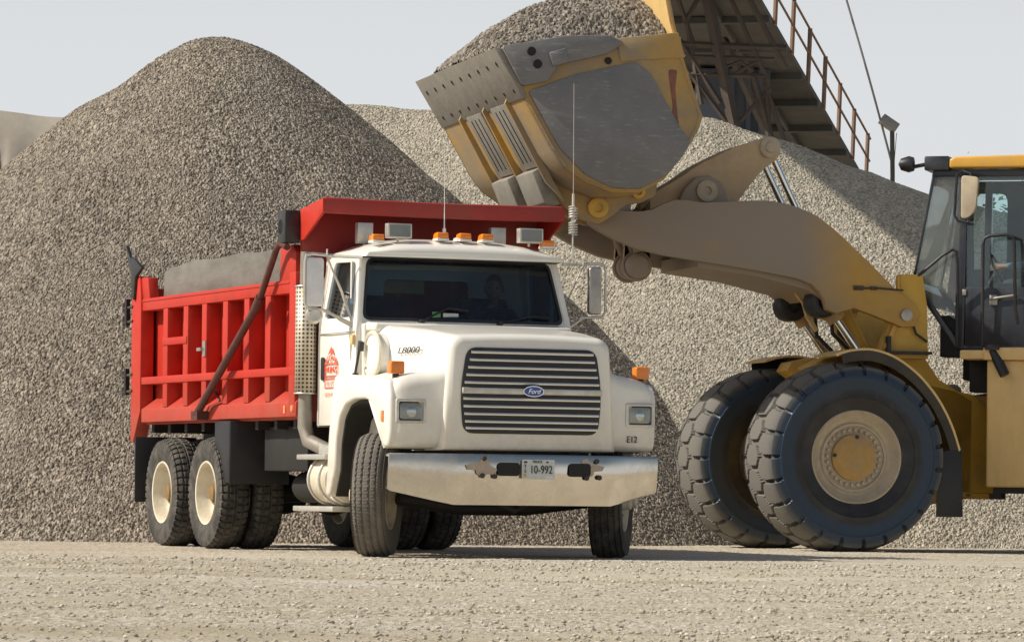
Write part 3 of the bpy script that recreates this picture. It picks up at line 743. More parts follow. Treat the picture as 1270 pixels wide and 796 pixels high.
b = MB(); b.box(1.045, 1.078, -gw(1.38) + .005, gw(1.38) - .005, 1.355, 1.405); b.build('grille_bar', M['alu'], gr, .006)
el = [(.092 * math.cos(t), 1.382 + .045 * math.sin(t)) for t in np.linspace(0, 2 * math.pi, 40, endpoint=False)]
el2 = [(.085 * math.cos(t), 1.382 + .039 * math.sin(t)) for t in np.linspace(0, 2 * math.pi, 40, endpoint=False)]
b = MB(); b.prism(el, 1.078, 1.088, 'x'); em = b.build('emblem', M['bright'], gr)
b = MB(); b.prism(el2, 1.086, 1.091, 'x'); b.build('emblem_oval', M['blue'], em)
text('emblem_lettering', 'Ford', .056, facing((1.092, 0, 1.381), FX), M['bright'], em, shear=.35, depth=.002)
# headlights
for s in (-1, 1):
    yc = s * 1.025 - .0; b = MB()
    b.ringplate(rrect(yc - .13, yc + .13, 1.105, 1.305, .018), rrect(yc - .105, yc + .105, 1.13, 1.28, .012), lambda u, v, d: (.908 + d, u, v), .044)
    hl = b.build('headlight', M['alu'], P_, .006)
    b = MB(); b.prism(rrect(yc - .107, yc + .107, 1.128, 1.282, .012), (.930), .936, 'x'); b.build('lamp_bowl', M['under'], hl)
    b = MB(); b.prism(rrect(yc - .095, yc + .095, 1.14, 1.27, .02), .9365, .939, 'x'); b.build('reflector', M['alu'], hl, .001)
    b = MB(); b.lathe([(.045, .9395), (.03, .944), (0, .946)], 16, c=(0, yc + .01, 1.2), axis='x'); b.build('bulb_cap', M['bright'], hl)
    b = MB(); b.prism(rrect(yc - .099, yc + .099, 1.136, 1.274, .012), .947, .951, 'x'); b.build('lens', M['lensg'], hl, .002)
# amber turn signals on the fenders
for (x, y) in ((.78, -1.10), (.78, 1.10)):
    b = MB(); b.tube([(x, y, 1.40), (x, y, 1.53)], .028, 10); ts = b.build('turn_signal', M['black'], P_)
    b = MB(); b.prism(rrect(y - .062, y + .062, 1.51, 1.615, .018), x - .045, x + .05, 'x'); b.build('turn_lens', M['amber'], ts, .012, 3)
b = MB(); b.box(.72, .765, -1.206, -1.19, 1.12, 1.21); b.build('side_marker', M['amber'], P_, .003)
# air intake ring on the hood side
b = MB(); th = [2 * math.pi * k / 48 for k in range(48)]
b.tube([(-.17 + .18 * math.cos(t), -.945, 1.70 + .18 * math.sin(t)) for t in th], .022, 8, closed=True)
ring = b.build('intake_ring', M['rimcream'], P_)
b = MB(); b.lathe([(.18, -.86), (.172, -.948), (.14, -.963), (0, -.968)], 40, c=(-.17, 0, 1.70)); b.build('intake_cap', M['white'], ring)
b = MB(Matrix.Translation((-.10, 0, 0))); b.tube([(-.29, -1.025, 1.50), (-.20, -1.03, 1.66), (-.18, -1.02, 1.78)], .013, 8); b.box(-.33, -.26, -1.04, -.99, 1.42, 1.54, rot=(0, R(25), 0)); b.box(-.21, -.15, -1.03, -.99, 1.73, 1.81, rot=(0, R(15), 0))
b.build('hood_latch', M['black'], P_, .006)
text('model_badge', 'L8000', .072, facing((.37, -.834, 1.72), (0.125, -1, .06)), M['ink'], P_, depth=.0015, shear=.25, sx=2.1)
text('unit_number', 'E12', .078, facing((.934, 1.02 - .06, 1.0), FX), M['ink'], P_, sx=.85)

# --- cab
CW = .955
cab0 = MB()
def side_outline(): return [(-.40, 1.11), (-.44, 1.98), (-.60, 2.56), (-1.36, 2.60), (-1.38, 1.11)]
def cabmap(s):
    def f(u, v, d):
        y = (1.0 - max(0, v - 1.9) * .13) * s
        return (u, y - s * d, v)
    return f
for s in (-1, 1):
    b = MB(); b.ringplate(side_outline(), roundpoly([(-.56, 2.03), (-.665, 2.50), (-1.18, 2.515), (-1.27, 2.03)], .05), cabmap(s), .05)
    # vertical strip behind the door + lower panel are one pressed side
    sd = b.build('door', M['white'], P_, .004)
    b = MB(); b.box(-.74, -.715, s * .925 - .015, s * .925 + .015, 2.03, 2.51); b.build('window_divider', M['white'], sd)
    b = MB()
    f = cabmap(s); q = [(-.55, 2.02), (-.66, 2.51), (-1.19, 2.53), (-1.28, 2.02)]
    vs = [f(u, v, .022) for u, v in q] + [f(u, v, .028) for u, v in q]
    b._add(vs, [(0, 1, 2, 3), (7, 6, 5, 4), (0, 4, 5, 1), (1, 5, 6, 2), (2, 6, 7, 3), (3, 7, 4, 0)]); b.build('door_window', M['ws'], sd)
    b = MB(); b.prism(roundpoly([(-1.27, 1.50), (-1.19, 1.50), (-1.19, 1.70), (-1.27, 1.70)], .03), s * 1.0, s * 1.012); b.build('door_handle', M['black'], sd, .004)
    # seam
    b = MB(); b.tube([(-.46, s * 1.002, 1.90), (-1.33, s * 1.002, 1.90)], .006, 6); b.tube([(-1.335, s * 1.0, 1.13), (-1.33, s * 1.002, 1.98), (-1.29, s * .95, 2.5)], .006, 6); b.build('door_seam', M['alu'], sd)
    if s < 0:
        lx = -1.03
        text('door_lettering', 'LA', .068, facing((lx, -1.003, 1.685), (0, -1, 0)), M['redink'], sd, sx=1.5)
        b = MB(); b.ringplate([(lx - .165, 1.635), (lx + .165, 1.635), (lx, 1.79)], [(lx - .095, 1.647), (lx + .095, 1.647), (lx + .08, 1.715), (lx, 1.735), (lx - .08, 1.715)], lambda u, v, d: (u, -1.0025 - d, v), .0015, 24); b.build('door_emblem', M['redink'], sd)
        b = MB()
        for z in (1.530, 1.508, 1.43): b.box(lx - .155, lx + .155, -1.0038, -1.001, z, z + .009)
        for x in (lx - .155, lx + .145): b.box(x, x + .012, -1.0038, -1.001, 1.43, 1.635)
        b.build('door_emblem', M['redink'], sd)
        text('door_lettering', 'NUNZ', .075, facing((lx, -1.003, 1.587), (0, -1, 0)), M['redink'], sd, sx=1.25)
        text('door_lettering', 'INC', .06, facing((lx, -1.003, 1.472), (0, -1, 0)), M['palered'], sd, sx=2.0)
        text('door_lettering', '843-4375', .05, facing((lx, -1.003, 1.375), (0, -1, 0)), M['palered'], sd, sx=1.5)
b = MB(); b.box(-1.0, -.55, -.985, -.955, 1.035, 1.115); rk = b.build('cab_sill', M['white'], P_, .006)
b = MB(); b.box(-.80, -.72, -.992, -.984, 1.06, 1.10); b.build('side_marker', M['amber'], rk, .004)
# windscreen frame and glass (raked plane)
def wsm(off):
    def f(u, v, d):
        t = (v - 1.95) / .6
        return (-.405 - .17 * t - (u * u) * .05 - d + off, u, v)
    return f
wo_ = [(-.985, 1.95), (.985, 1.95), (.905, 2.585), (-.905, 2.585)]
wi_ = roundpoly([(-.93, 2.0), (.93, 2.0), (.845, 2.54), (-.845, 2.54)], .075, 6)
wg_ = roundpoly([(-.905, 2.025), (.905, 2.025), (.825, 2.52), (-.825, 2.52)], .06, 6)
b = MB(); b.ringplate(wo_, wi_, wsm(0), .06, 64); b.build('windscreen_frame', M['white'], P_, .005)
b = MB(); b.ringplate(wi_, wg_, wsm(.004), .03, 64); gk = b.build('windscreen', M['black'], P_)
b = MB()
n_ = 24; rows = []
for j in range(9):
    v = 2.005 + .53 * j / 8; hw = .915 - (v - 2.0) * .155
    rows.append([wsm(-.014)(-hw + 2 * hw * i / n_, v, 0) for i in range(n_ + 1)])
b.loft(rows, caps=False, closed=False); b.build('windscreen_glass', M['ws'], gk)
# wipers
for (y0, y1, dz) in ((-.42, .02, .10), (.30, .80, .05)):
    f = wsm(.03); pts = [f(y0, 2.0, 0), f(y0 + (y1 - y0) * .35, 2.0 + dz * .7, 0), f(y0 + (y1 - y0) * .6, 2.02 + dz, 0), f(y1, 2.02 + dz * .8, 0)]
    b = MB(); b.tube(pts, .009, 6); b.lathe([(.02, -.42), (.02, -.36), (0, -.36)], 10, c=(0, y0, 1.995), axis='x'); b.build('wiper', M['black'], P_)
# rear wall, floor, roof
b = MB()
b.ringplate([(-.99, 1.1), (.99, 1.1), (.92, 2.6), (-.92, 2.6)], rrect(-.4, .4, 2.05, 2.4, .05), lambda u, v, d: (-1.36 - d, u, v), .03, 32); b.build('cab_rear_wall', M['white'], P_)
def roofsec(x, w, z0, zt, e=.10):
    pts = [(x, -w, z0)]
    for k in range(13):
        t = -1 + 2 * k / 12; pts.append((x, w * t * .985, z0 + .03 + (zt - z0 - .03) * (1 - abs(t) ** 4)))
    pts.append((x, w, z0)); return pts
b = MB(); b.loft([roofsec(-.42, .90, 2.545, 2.585), roofsec(-.425, .915, 2.54, 2.615), roofsec(-.47, .92, 2.54, 2.645), roofsec(-.58, .93, 2.545, 2.69), roofsec(-.85, .93, 2.56, 2.725), roofsec(-1.2, .925, 2.57, 2.715), roofsec(-1.36, .915, 2.57, 2.68), roofsec(-1.42, .90, 2.57, 2.62)])
roof = b.build('roof', M['white'], P_, sharp=50)
b = MB(); b.lathe([(.05, 0), (.04, .03), (.0, .04)], 12, c=(-.62, 0, 2.70), axis='z'); b.build('roof_vent', M['white'], roof)
# marker lights
for y in (-.76, -.17, .04, .245, .82):
    z = 2.665 if abs(y) > .5 else 2.70
    b = MB(); b.box(-.66, -.54, y - .055, y + .055, z, z + .022); ml = b.build('marker_light', M['white'], roof, .006)
    b = MB(); b.prism(roundpoly([(-.545, z + .015), (-.55, z + .075), (-.64, z + .065), (-.66, z + .015)], .02), y - .052, y + .052); b.build('marker_lens', M['amber'], ml, .014, 3)
# flood lights on the roof front corners
for y in (-.56, .66):
    b = MB(); b.tube([(-.62, y, 2.68), (-.62, y, 2.76)], .012, 8); b.box(-.64, -.56, y - .11, y + .11, 2.71, 2.835)
    fl = b.build('floodlight', M['alu'], P_, .01)
    b = MB(); b.prism(rrect(y - .095, y + .095, 2.722, 2.823, .01), -.562, -.556, 'x'); b.build('floodlight_glass', M['lamp'], fl)
for y in (-.72, .52):
    b = MB(); b.box(-1.05, -.97, y - .07, y + .07, 2.68, 2.86); b.tube([(-1.0, y, 2.62), (-1.0, y, 2.7)], .015, 8); b.build('floodlight', M['alu'], P_, .01)
b = MB(); b.tube([(-.9, -.02, 2.70), (-.9, -.02, 2.83)], .016, 8); b.tube([(-.9, -.02, 2.83), (-.9, -.02, 3.02), (-.92, -.02, 3.6)], [.007, .0028, .0014], 6); b.build('radio_antenna', M['mirror'], P_)
# cab interior
b = MB(); b.box(-.62, -.42, -.88, .88, 1.6, 1.99); b.box(-.56, -.48, -.8, .8, 1.97, 2.0); b.build('dashboard', M['dark'], P_, .02)
for y in (-.5, .48):
    b = MB(); b.box(-1.25, -.8, y - .24, y + .24, 1.45, 1.62); b.box(-1.32, -1.2, y - .24, y + .24, 1.55, 2.25); b.build('seat', M['cloth'], P_, .04, 3)
b = MB(); thx = [2 * math.pi * k / 32 for k in range(32)]
b.tube([(-.74 - .10 * math.sin(t), .48 + .22 * math.cos(t), 1.93 + .19 * math.sin(t)) for t in thx], .014, 8, closed=True); b.tube([(-.56, .48, 1.83), (-.74, .48, 1.93)], .02, 8); b.box(-.755, -.735, .27, .69, 1.92, 1.94)
b.build('steering_wheel', M['black'], P_)
b = MB(); b.box(-1.33, -.5, -.9, .9, 2.535, 2.555); b.build('headliner', M['dark'], P_)
b = MB(); b.box(-.455, -.447, -.30, -.225, 2.035, 2.085); b.build('windscreen_sticker', M['green'], P_)
b = MB(); b.box(-.455, -.447, -.20, -.06, 2.035, 2.075); b.build('windscreen_sticker', M['platew'], P_)

# --- mirrors
def mirror(s, kx):
    yb = .955 * s; yo = 1.40 * s
    b = MB(); 
    top = [( -.50, .93 * s, 2.53), (-.40, 1.2 * s, 2.545), (-.36 - kx, 1.46 * s, 2.555), (-.36 - kx, 1.545 * s, 2.54), (-.36 - kx, 1.56 * s, 2.48), (-.36 - kx, 1.56 * s, 2.14), (-.36 - kx, 1.52 * s, 2.09), (-.40, 1.3 * s, 2.08), (-.47, .99 * s, 1.955)]
    b.tube(top, .014, 8); b.tube([(-.38, 1.28 * s, 2.60), (-.38, 1.28 * s, 2.535), (-.42, 1.1 * s, 2.25), (-.50, .99 * s, 1.97)], .010, 8); b.tube([(-.38, 1.28 * s, 2.09), (-.38, 1.12 * s, 2.0), (-.47, .98 * s, 1.93)], .010, 8)
    b.box(-.52, -.42, .965 * s, 1.01 * s, 1.92, 1.98)
    for v in b.bm.verts:
        a_ = abs(v.co.y); v.co.y = s * (.93 + (a_ - .93) * .74); v.co.x -= .27 * min(1, max(0, (a_ - .93) / .2))
    mr = b.build('side_mirror', M['alu'], P_)
    y0, y1 = sorted(((1.36, 1.52) if s < 0 else (-1.395, -1.50)) ); y0, y1 = (-1.385, -1.225) if s < 0 else (1.235, 1.355)
    b = MB(); b.prism(rrect(y0, y1, 2.11, 2.525, .03), -.67, -.615, 'x'); b.build('mirror_head', M['mirror'] if s < 0 else M['steel'], mr, .014, 3)
    if s < 0:
        b = MB(); b.lathe([(.0, -.63), (.05, -.625), (.072, -.64), (.075, -.655), (.0, -.66)], 24, c=(0, -1.30, 2.035), axis='x'); b.build('spot_mirror', M['alu'], mr)
    return mr
mirror(-1, 0); mirror(1, 0)
b = MB(); b.tube([(-.47, -.985, 1.93), (-.47, -1.0, 1.84)], .012, 8); b.box(-.50, -.44, -1.03, -.985, 1.79, 1.87); b.build('mirror_bracket', M['creamyel'], P_, .006)
# whip antenna with loading coil on the far mirror arm
b = MB(); b.tube([(-.68, 1.10, 2.55), (-.68, 1.10, 2.80)], .008, 8); b.tube([(-.68, 1.10, 3.03), (-.68, 1.10, 3.16)], .012, 8); b.tube([(-.68, 1.10, 2.80), (-.68, 1.10, 3.05)], .018, 8); b.tube([(-.68, 1.10, 3.16), (-.67, 1.09, 4.12)], [.003, .0018], 6)
wa = b.build('whip_antenna', M['alu'], P_)
b = MB(); cp = []
for k in range(0, 10 * 12 + 1):
    t = k / 12 * 2 * math.pi; z = 2.80 + .22 * k / 120 + (.03 if k > 60 else 0); cp.append((-.68 + .036 * math.cos(t), 1.10 + .036 * math.sin(t), z))
b.tube(cp, .0075, 6); b.build('antenna_coil', M['alu'], wa)

# --- exhaust stack behind the cab (right side)
def stack_xy(px=0): return (-1.46, -1.10)
ex, ey = -1.46, -1.08
b = MB(); b.tube([(ex, ey, 2.62), (ex, ey, 2.2), (ex, ey, 1.35), (ex, ey, 1.10), (ex + .04, ey + .02, .98), (ex + .22, ey + .12, .90), (ex + .6, ey + .3, .86)], [.055, .06, .06, .065, .065, .065, .06], 16)
st = b.build('exhaust_stack', M['pipe'], P_)
sh = bpy.data.materials.new('perforated_shield'); sh.use_nodes = True
def shield_mat(m):
    b_ = m.node_tree.nodes['Principled BSDF']; b_.inputs['Roughness'].default_value = .45; b_.inputs['Metallic'].default_value = .3
    uv = N(m, 'ShaderNodeTexCoord'); sp = N(m, 'ShaderNodeSeparateXYZ'); L_(m, uv.outputs['UV'], sp.inputs[0])
    outs = []
    for i in (0, 1):
        f = N(m, 'ShaderNodeMath', operation='FRACT'); L_(m, sp.outputs[i], f.inputs[0])
        g = N(m, 'ShaderNodeMath', operation='SUBTRACT'); L_(m, f.outputs[0], g.inputs[0]); g.inputs[1].default_value = .5
        h = N(m, 'ShaderNodeMath', operation='MULTIPLY'); L_(m, g.outputs[0], h.inputs[0]); L_(m, g.outputs[0], h.inputs[1]); outs.append(h.outputs[0])
    a = N(m, 'ShaderNodeMath', operation='ADD'); L_(m, outs[0], a.inputs[0]); L_(m, outs[1], a.inputs[1])
    lt = N(m, 'ShaderNodeMath', operation='LESS_THAN'); L_(m, a.outputs[0], lt.inputs[0]); lt.inputs[1].default_value = .095
    L_(m, mixc(m, lt.outputs[0], (.56, .51, .40), (.08, .05, .04)), b_.inputs['Base Color'])
shield_mat(sh)
def shield():
    n, z0, z1, r = 32, 1.39, 2.32, .094
    V = []; F = []; UV = []
    for j in range(2):
        for k in range(n): V.append((ex + r * math.cos(2 * math.pi * k / n), ey + r * math.sin(2 * math.pi * k / n), (z0, z1)[j]))
    for k in range(n): F.append((k, (k + 1) % n, n + (k + 1) % n, n + k))
    o = rawmesh('heat_shield', V, F, sh, st, smooth=True, sharp=None)
    uvl = o.data.uv_layers.new(name='UVMap')
    for k in range(n):
        for li, (a, c) in enumerate(((k, 0), (k + 1, 0), (k + 1, 1), (k, 1))): uvl.data[k * 4 + li].uv = (a * .5, c * 26)
    sm = o.modifiers.new('thickness', 'SOLIDIFY'); sm.thickness = .004
    b = MB()
    for z in (z0, z1): b.tube([(ex + .096 * math.cos(t), ey + .096 * math.sin(t), z) for t in thx], .007, 6, closed=True)
    b.build('shield_band', M['alu'], st)
shield()
b = MB(); b.box(-1.62, -1.40, -.95, .0, 2.28, 2.40); b.build('stack_bracket', M['creamyel'], P_, .01)
# --- fuel tank and steps below the cab
b = MB(); prof = [(0, -1.30), (.17, -1.29), (.20, -1.26), (.205, -1.2), (.205, -.72), (.20, -.66), (.17, -.63), (0, -.62)]
b.lathe(prof, 32, c=(0, -.93, .645), axis='x'); tk = b.build('fuel_tank', M['rimcream'], P_)
for x in (-1.18, -.92, -.74):
    b = MB(); b.tube([(x, -.93 + .212 * math.cos(t), .645 + .212 * math.sin(t)) for t in thx], .014, 8, closed=True); b.build('tank_strap', M['alu'], tk)
for (z, x0, x1) in ((.86, -1.42, -.70), (.415, -1.50, -.50)):
    b = MB(); b.box(x0, x1, -1.17, -.98, z - .045, z); b.box(x0 + .1, x1 - .05, -.98, -.80, z - .03, z - .01); b.build('step', M['alu'], P_, .008)
b = MB(); b.box(-1.0, -.75, -1.12, -.95, .86, .93); b.build('step_bracket', M['alu'], P_, .01)

# --- dump bed
BX0, BX1, BY = -6.16, -1.50, 1.075
bed = MB(); bed.box(BX0, BX1, -BY, BY, 1.17, 1.24); bedf = bed.build('bed_floor', M['red'], P_, .008)
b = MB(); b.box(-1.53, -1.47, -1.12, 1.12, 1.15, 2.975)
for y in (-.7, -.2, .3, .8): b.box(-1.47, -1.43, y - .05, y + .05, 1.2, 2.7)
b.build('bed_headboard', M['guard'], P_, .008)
for s in (-1, 1):
    b = MB(); b.box(BX0, -1.53, s * .985, s * 1.005, 1.22, 2.33)
    # tapered sill
    y0, y1 = s * 1.000, s * 1.155
    b.prism([(y0, 1.43), (y1, 1.315), (y1, 1.19), (y0, 1.17)], -5.95, -1.50, 'x')
    b.prism([(-5.95, 2.268), (-1.68, 2.268), (-1.68, 2.385), (-5.95, 2.385)], s * .99, s * 1.155)
    bs = b.build('bed_side', M['red'], P_, .007)
    for x in (-5.28, -4.66, -4.11, -3.50, -2.90, -2.32):
        b = MB(); b.box(x - .02, x + .115, s * 1.003, s * 1.150, 1.33, 2.268); b.build('side_rib', M['red'], bs, .006)
    b = MB(); b.box(-5.94, -1.54, s * 1.003, s * 1.162, 1.555, 1.625); b.build('side_rail', M['red'], bs, .006)
    b = MB(); b.box(-5.30, -4.56, s * 1.10, s * 1.160, 1.915, 1.985); b.build('side_rail', M['red'], bs, .006)
    b = MB(); b.box(-5.94, -1.68, s * 1.156, s * 1.162, 2.355, 2.37); b.build('rail_bead', M['red'], bs)
    b = MB(); b.prism([(-6.25, 1.00), (-6.16, 1.00), (-5.95, 1.30), (-5.95, 2.40), (-6.0, 2.60), (-6.25, 2.62)], s * 1.035, s * 1.17); b.prism([(-6.0, 2.38), (-5.74, 2.38), (-5.80, 2.585), (-6.0, 2.60)], s * 1.05, s * 1.15); b.build('corner_post', M['red'], bs, .008)
    b = MB(); b.prism([(-1.98, 2.38), (-1.55, 2.38), (-1.55, 2.62), (-1.62, 2.69), (-1.95, 2.68)], s * 1.02, s * 1.15); b.box(-1.68, -1.52, s * 1.06, s * 1.16, 1.2, 2.45); b.build('corner_post', M['red'], bs, .008)
    bd = [(-5.72, 2.37), (-1.99, 2.37), (-1.99, 2.70)] + [(x, 2.70 + .010 * math.sin(x * 5) - .012 * (x < -4.9) * (-4.9 - x) * 3) for x in np.linspace(-2.2, -5.5, 14)] + [(-5.70, 2.64)]
    b = MB(); b.prism(bd, s * .975, s * 1.015); b.build('side_board', M['board'], bs, .003)
b = MB(); b.lathe([(.03, 0), (.028, .012), (0, .015)], 16, c=(-1.57, -1.163, 1.26)); 
bmk = b.bm; 
for v in bmk.verts: v.co.y = -1.157 - (v.co.y + 1.163)
b.build('bed_marker', M['amber'], P_)
b = MB(); b.box(-1.80, -1.76, -1.162, -1.156, 1.22, 1.29); b.build('bed_marker', M['amber'], P_)
b = MB(); b.box(-6.24, -6.18, -1.03, 1.03, 1.18, 2.5)
for z in (1.45, 1.8, 2.15, 2.45): b.box(-6.30, -6.24, -1.03, 1.03, z - .04, z + .04)
tg = b.build('tailgate', M['red'], P_, .008)
for z in (2.32, 2.18, 1.66, 1.5):
    b = MB(); b.tube([(-6.20, -1.17, z), (-6.50, -1.17, z - .01)], .013, 8); b.tube([(-6.5, -1.17, z - .04), (-6.5, -1.17, z + .04)], .02, 8); b.build('tailgate_hinge', M['trestle'], tg)
b = MB(); b.box(-6.42, -6.36, -1.19, -1.15, 2.14, 2.40); b.box(-6.42, -6.36, -1.19, -1.15, 1.46, 1.72); b.build('tailgate_latch', M['under'], tg)
b = MB(); b.prism([(-6.17, 2.40), (-6.11, 2.38), (-6.06, 2.6), (-5.86, 2.68), (-6.1, 2.78), (-6.25, 2.80), (-6.36, 2.92), (-6.37, 2.91), (-6.28, 2.72), (-6.2, 2.66)], -1.20, -1.165); b.build('tarp_hook', M['black'], P_, .006)
# cab guard (canopy)
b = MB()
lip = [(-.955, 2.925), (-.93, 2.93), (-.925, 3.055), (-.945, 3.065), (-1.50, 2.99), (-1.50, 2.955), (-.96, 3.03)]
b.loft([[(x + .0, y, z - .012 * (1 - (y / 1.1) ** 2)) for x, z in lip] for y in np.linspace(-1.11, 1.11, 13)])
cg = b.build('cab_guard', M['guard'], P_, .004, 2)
for s in (-1, 1):
    b = MB(); b.prism([(-.93, 3.055), (-.93, 2.935), (-1.42, 2.72), (-1.52, 2.72), (-1.54, 2.97), (-1.50, 2.99)], s * 1.105, s * 1.13); b.build('guard_end_plate', M['red'], cg, .004)
b = MB(); b.tube([(-1.62, -1.27, 2.84), (-1.62, 1.27, 2.84)], .075, 14); b.box(-1.70, -1.50, -1.27, -1.13, 2.70, 2.98); b.box(-1.70, -1.5, 1.13, 1.24, 2.74, 2.95)
tp = b.build('tarp_roller', M['black'], P_, .01)
b = MB(); b.tube([(-1.52, -1.24, 2.66), (-1.70, -1.24, 2.70), (-1.80, -1.24, 2.66), (-2.28, -1.24, 2.19)], .030, 12); b.tube([(-2.27, -1.24, 2.20), (-3.98, -1.24, 1.24)], .036, 12); b.tube([(-2.22, -1.24, 2.25), (-2.36, -1.24, 2.14)], .043, 12)
b.box(-4.06, -3.88, -1.27, -1.16, 1.19, 1.27); b.build('tarp_arm', M['redrust'], P_)
b = MB(); b.tube([(-3.98, -1.20, 1.28), (-3.66, -1.19, 1.50), (-3.52, -1.17, 1.36)], .012, 8); b.build('arm_brace', M['redrust'], P_)
b = MB(); b.box(-4.06, -3.98, -1.165, -1.15, 1.78, 1.92); b.box(-4.16, -4.05, -1.19, -1.16, 1.83, 1.86); b.build('shovel_clip', M['steel'], P_)
# hoist and sub frame
b = MB()
for s in (-1, 1): b.box(-6.1, -1.6, s * .42 - .05, s * .42 + .05, 1.0, 1.17)
for x in np.linspace(-5.9, -1.8, 9): b.box(x - .04, x + .04, -1.05, 1.05, 1.09, 1.17)
b.build('bed_subframe', M['under'], P_)
# mudflaps
for s in (-1, 1):
    b = MB(); b.box(-3.24, -3.21, min(s * 1.17, s * .60), max(s * 1.17, s * .60), .60, 1.17); b.box(-3.64, -3.22, s * 1.165, s * 1.175, .61, 1.17, rot=(0, 0, 0)); b.build('mudflap', M['flap'], P_, .004)
    b = MB(); b.box(-5.94, -5.92, min(s * 1.22, s * .60), max(s * 1.22, s * .60), .42, 1.05); b.build('mudflap', M['flap'], P_, .004)
b = MB(); b.box(-6.1, -6.0, -.9, .9, .78, .98); b.build('rear_crossmember', M['under'], P_, .01)

# ================================================================== WHEEL LOADER (articulated)
LB = R(14)
L0 = (3.0424, 41.9606, 0)
loader = empty('wheel_loader', L0, math.pi + LB)
tag(loader, 'yellow wheel loader holding its raised bucket over the red dump bed', 'wheel loader')
Q = loader
PX_ = -1.85; ART = R(30)                                # hitch and articulation angle
RM = Matrix.Translation((PX_, 0, 0)) @ Matrix.Rotation(-ART, 4, 'Z')

def lwheel(x, y, sg, mx=None):
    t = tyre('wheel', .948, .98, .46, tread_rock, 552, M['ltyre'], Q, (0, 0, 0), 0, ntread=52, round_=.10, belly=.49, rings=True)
    t.matrix_local = (mx or Matrix.Identity(4)) @ Matrix.Translation((x, y, .936))
    s = sg; b = MB(Matrix.Translation((0, sg * .14, 0)))
    b.lathe([(.47, s * .26), (.465, s * .285), (.45, s * .29), (.435, s * .275), (.425, s * .24), (.40, s * .225), (.385, s * .20), (.375, s * .19), (.345, s * .185), (.34, s * .20), (.33, s * .205), (.315, s * .20), (.31, s * .175), (.235, s * .17), (.215, s * .17)], 72, caps=False)
    b.lathe([(.47, -s * .26), (.43, -s * .29), (.40, -s * .1), (.2, -s * .05), (0, -s * .05)], 48, caps=False)
    rim = b.build('rim', M['lrim'], t, sharp=45)
    b = MB(Matrix.Translation((0, sg * .14, 0))); b.lathe([(.228, s * .17), (.225, s * .205), (.21, s * .212), (.06, s * .216), (0, s * .216)], 56); cap = b.build('hub_cap', M['lcap'], t, sharp=45)
    for k in range(28):
        a = k * 2 * math.pi / 28 + .05
        b = MB(Matrix.Translation((0, sg * .14, 0))); b.lathe([(.020, s * .172), (.020, s * .196), (.014, s * .202), (0, s * .202)], 6, c=(.272 * math.cos(a), 0, .272 * math.sin(a))); b.build('wheel_bolt', M['lrim'], rim)
    for a in (1.7, .1):
        b = MB(Matrix.Translation((0, sg * .14, 0))); b.lathe([(.02, s * .215), (.018, s * .226), (0, s * .226)], 14, c=(.205 * math.cos(a), 0, .205 * math.sin(a))); b.build('drain_plug', M['black'], cap)
    return t
T_HALF = 1.12
lwheel(0, T_HALF - .03, 1); lwheel(0, -T_HALF - .22, -1)
for s in (-1, 1): lwheel(-1.85, s * T_HALF, s, RM)
# front frame
b = MB()
b.prism([(.25, .60), (.28, .95), (.10, 1.45), (-.3, 1.9), (-1.0, 2.1), (-1.25, 1.75), (-1.62, 1.55), (-1.62, .55), (-.8, .42)], -.42, .42)
b.build('front_frame', M['yellow'], Q, .02)
b = MB(); b.tube([(0, -.95, .925), (0, .95, .925)], .17, 20); b.lathe([(.36, -.75), (.36, -.62), (.24, -.5), (.24, .5), (.36, .62), (.36, .75)], 24, c=(0, 0, .925))
b.build('axle', M['yellow'], Q)
for s in (-1, 1):
    b = MB(); y0, y1 = s * .52, s * .64
    b.prism([(-.50, 1.95), (-.68, 2.45), (-.74, 2.48), (-.74, 2.80), (-.98, 2.80), (-1.03, 2.5), (-1.05, 1.95)], y0, y1)
    tw = b.build('loader_tower', M['yellow'], Q, .008)
    b = MB(); b.box(-.715, -.69, s * .64, s * .70, 2.42, 2.78); b.prism([(-.56, 2.05), (-.70, 2.40), (-.73, 2.40), (-.62, 2.05)], s * .64, s * .69); b.build('tower_flange', M['yellowclean'], tw, .004)
    b = MB(); b.lathe([(.10, s * .64), (.10, s * .655), (.035, s * .656), (.035, s * .645), (0, s * .645)], 24, c=(-.83, 0, 2.36)); b.build('pin_boss', M['yellow'], tw, .004)
# near-side hoses and bracket on the tower
b = MB(); b.tube([(-.86, .66, 2.34), (-.90, .68, 2.2), (-1.02, .68, 2.12)], .013, 8); b.build('hose', M['black'], Q)
b = MB(); b.box(-.62, -.58, .66, .74, 1.98, 2.17); b.box(-1.05, -.58, .60, .76, 1.99, 2.02); b.build('tower_shelf', M['black'], Q, .005)

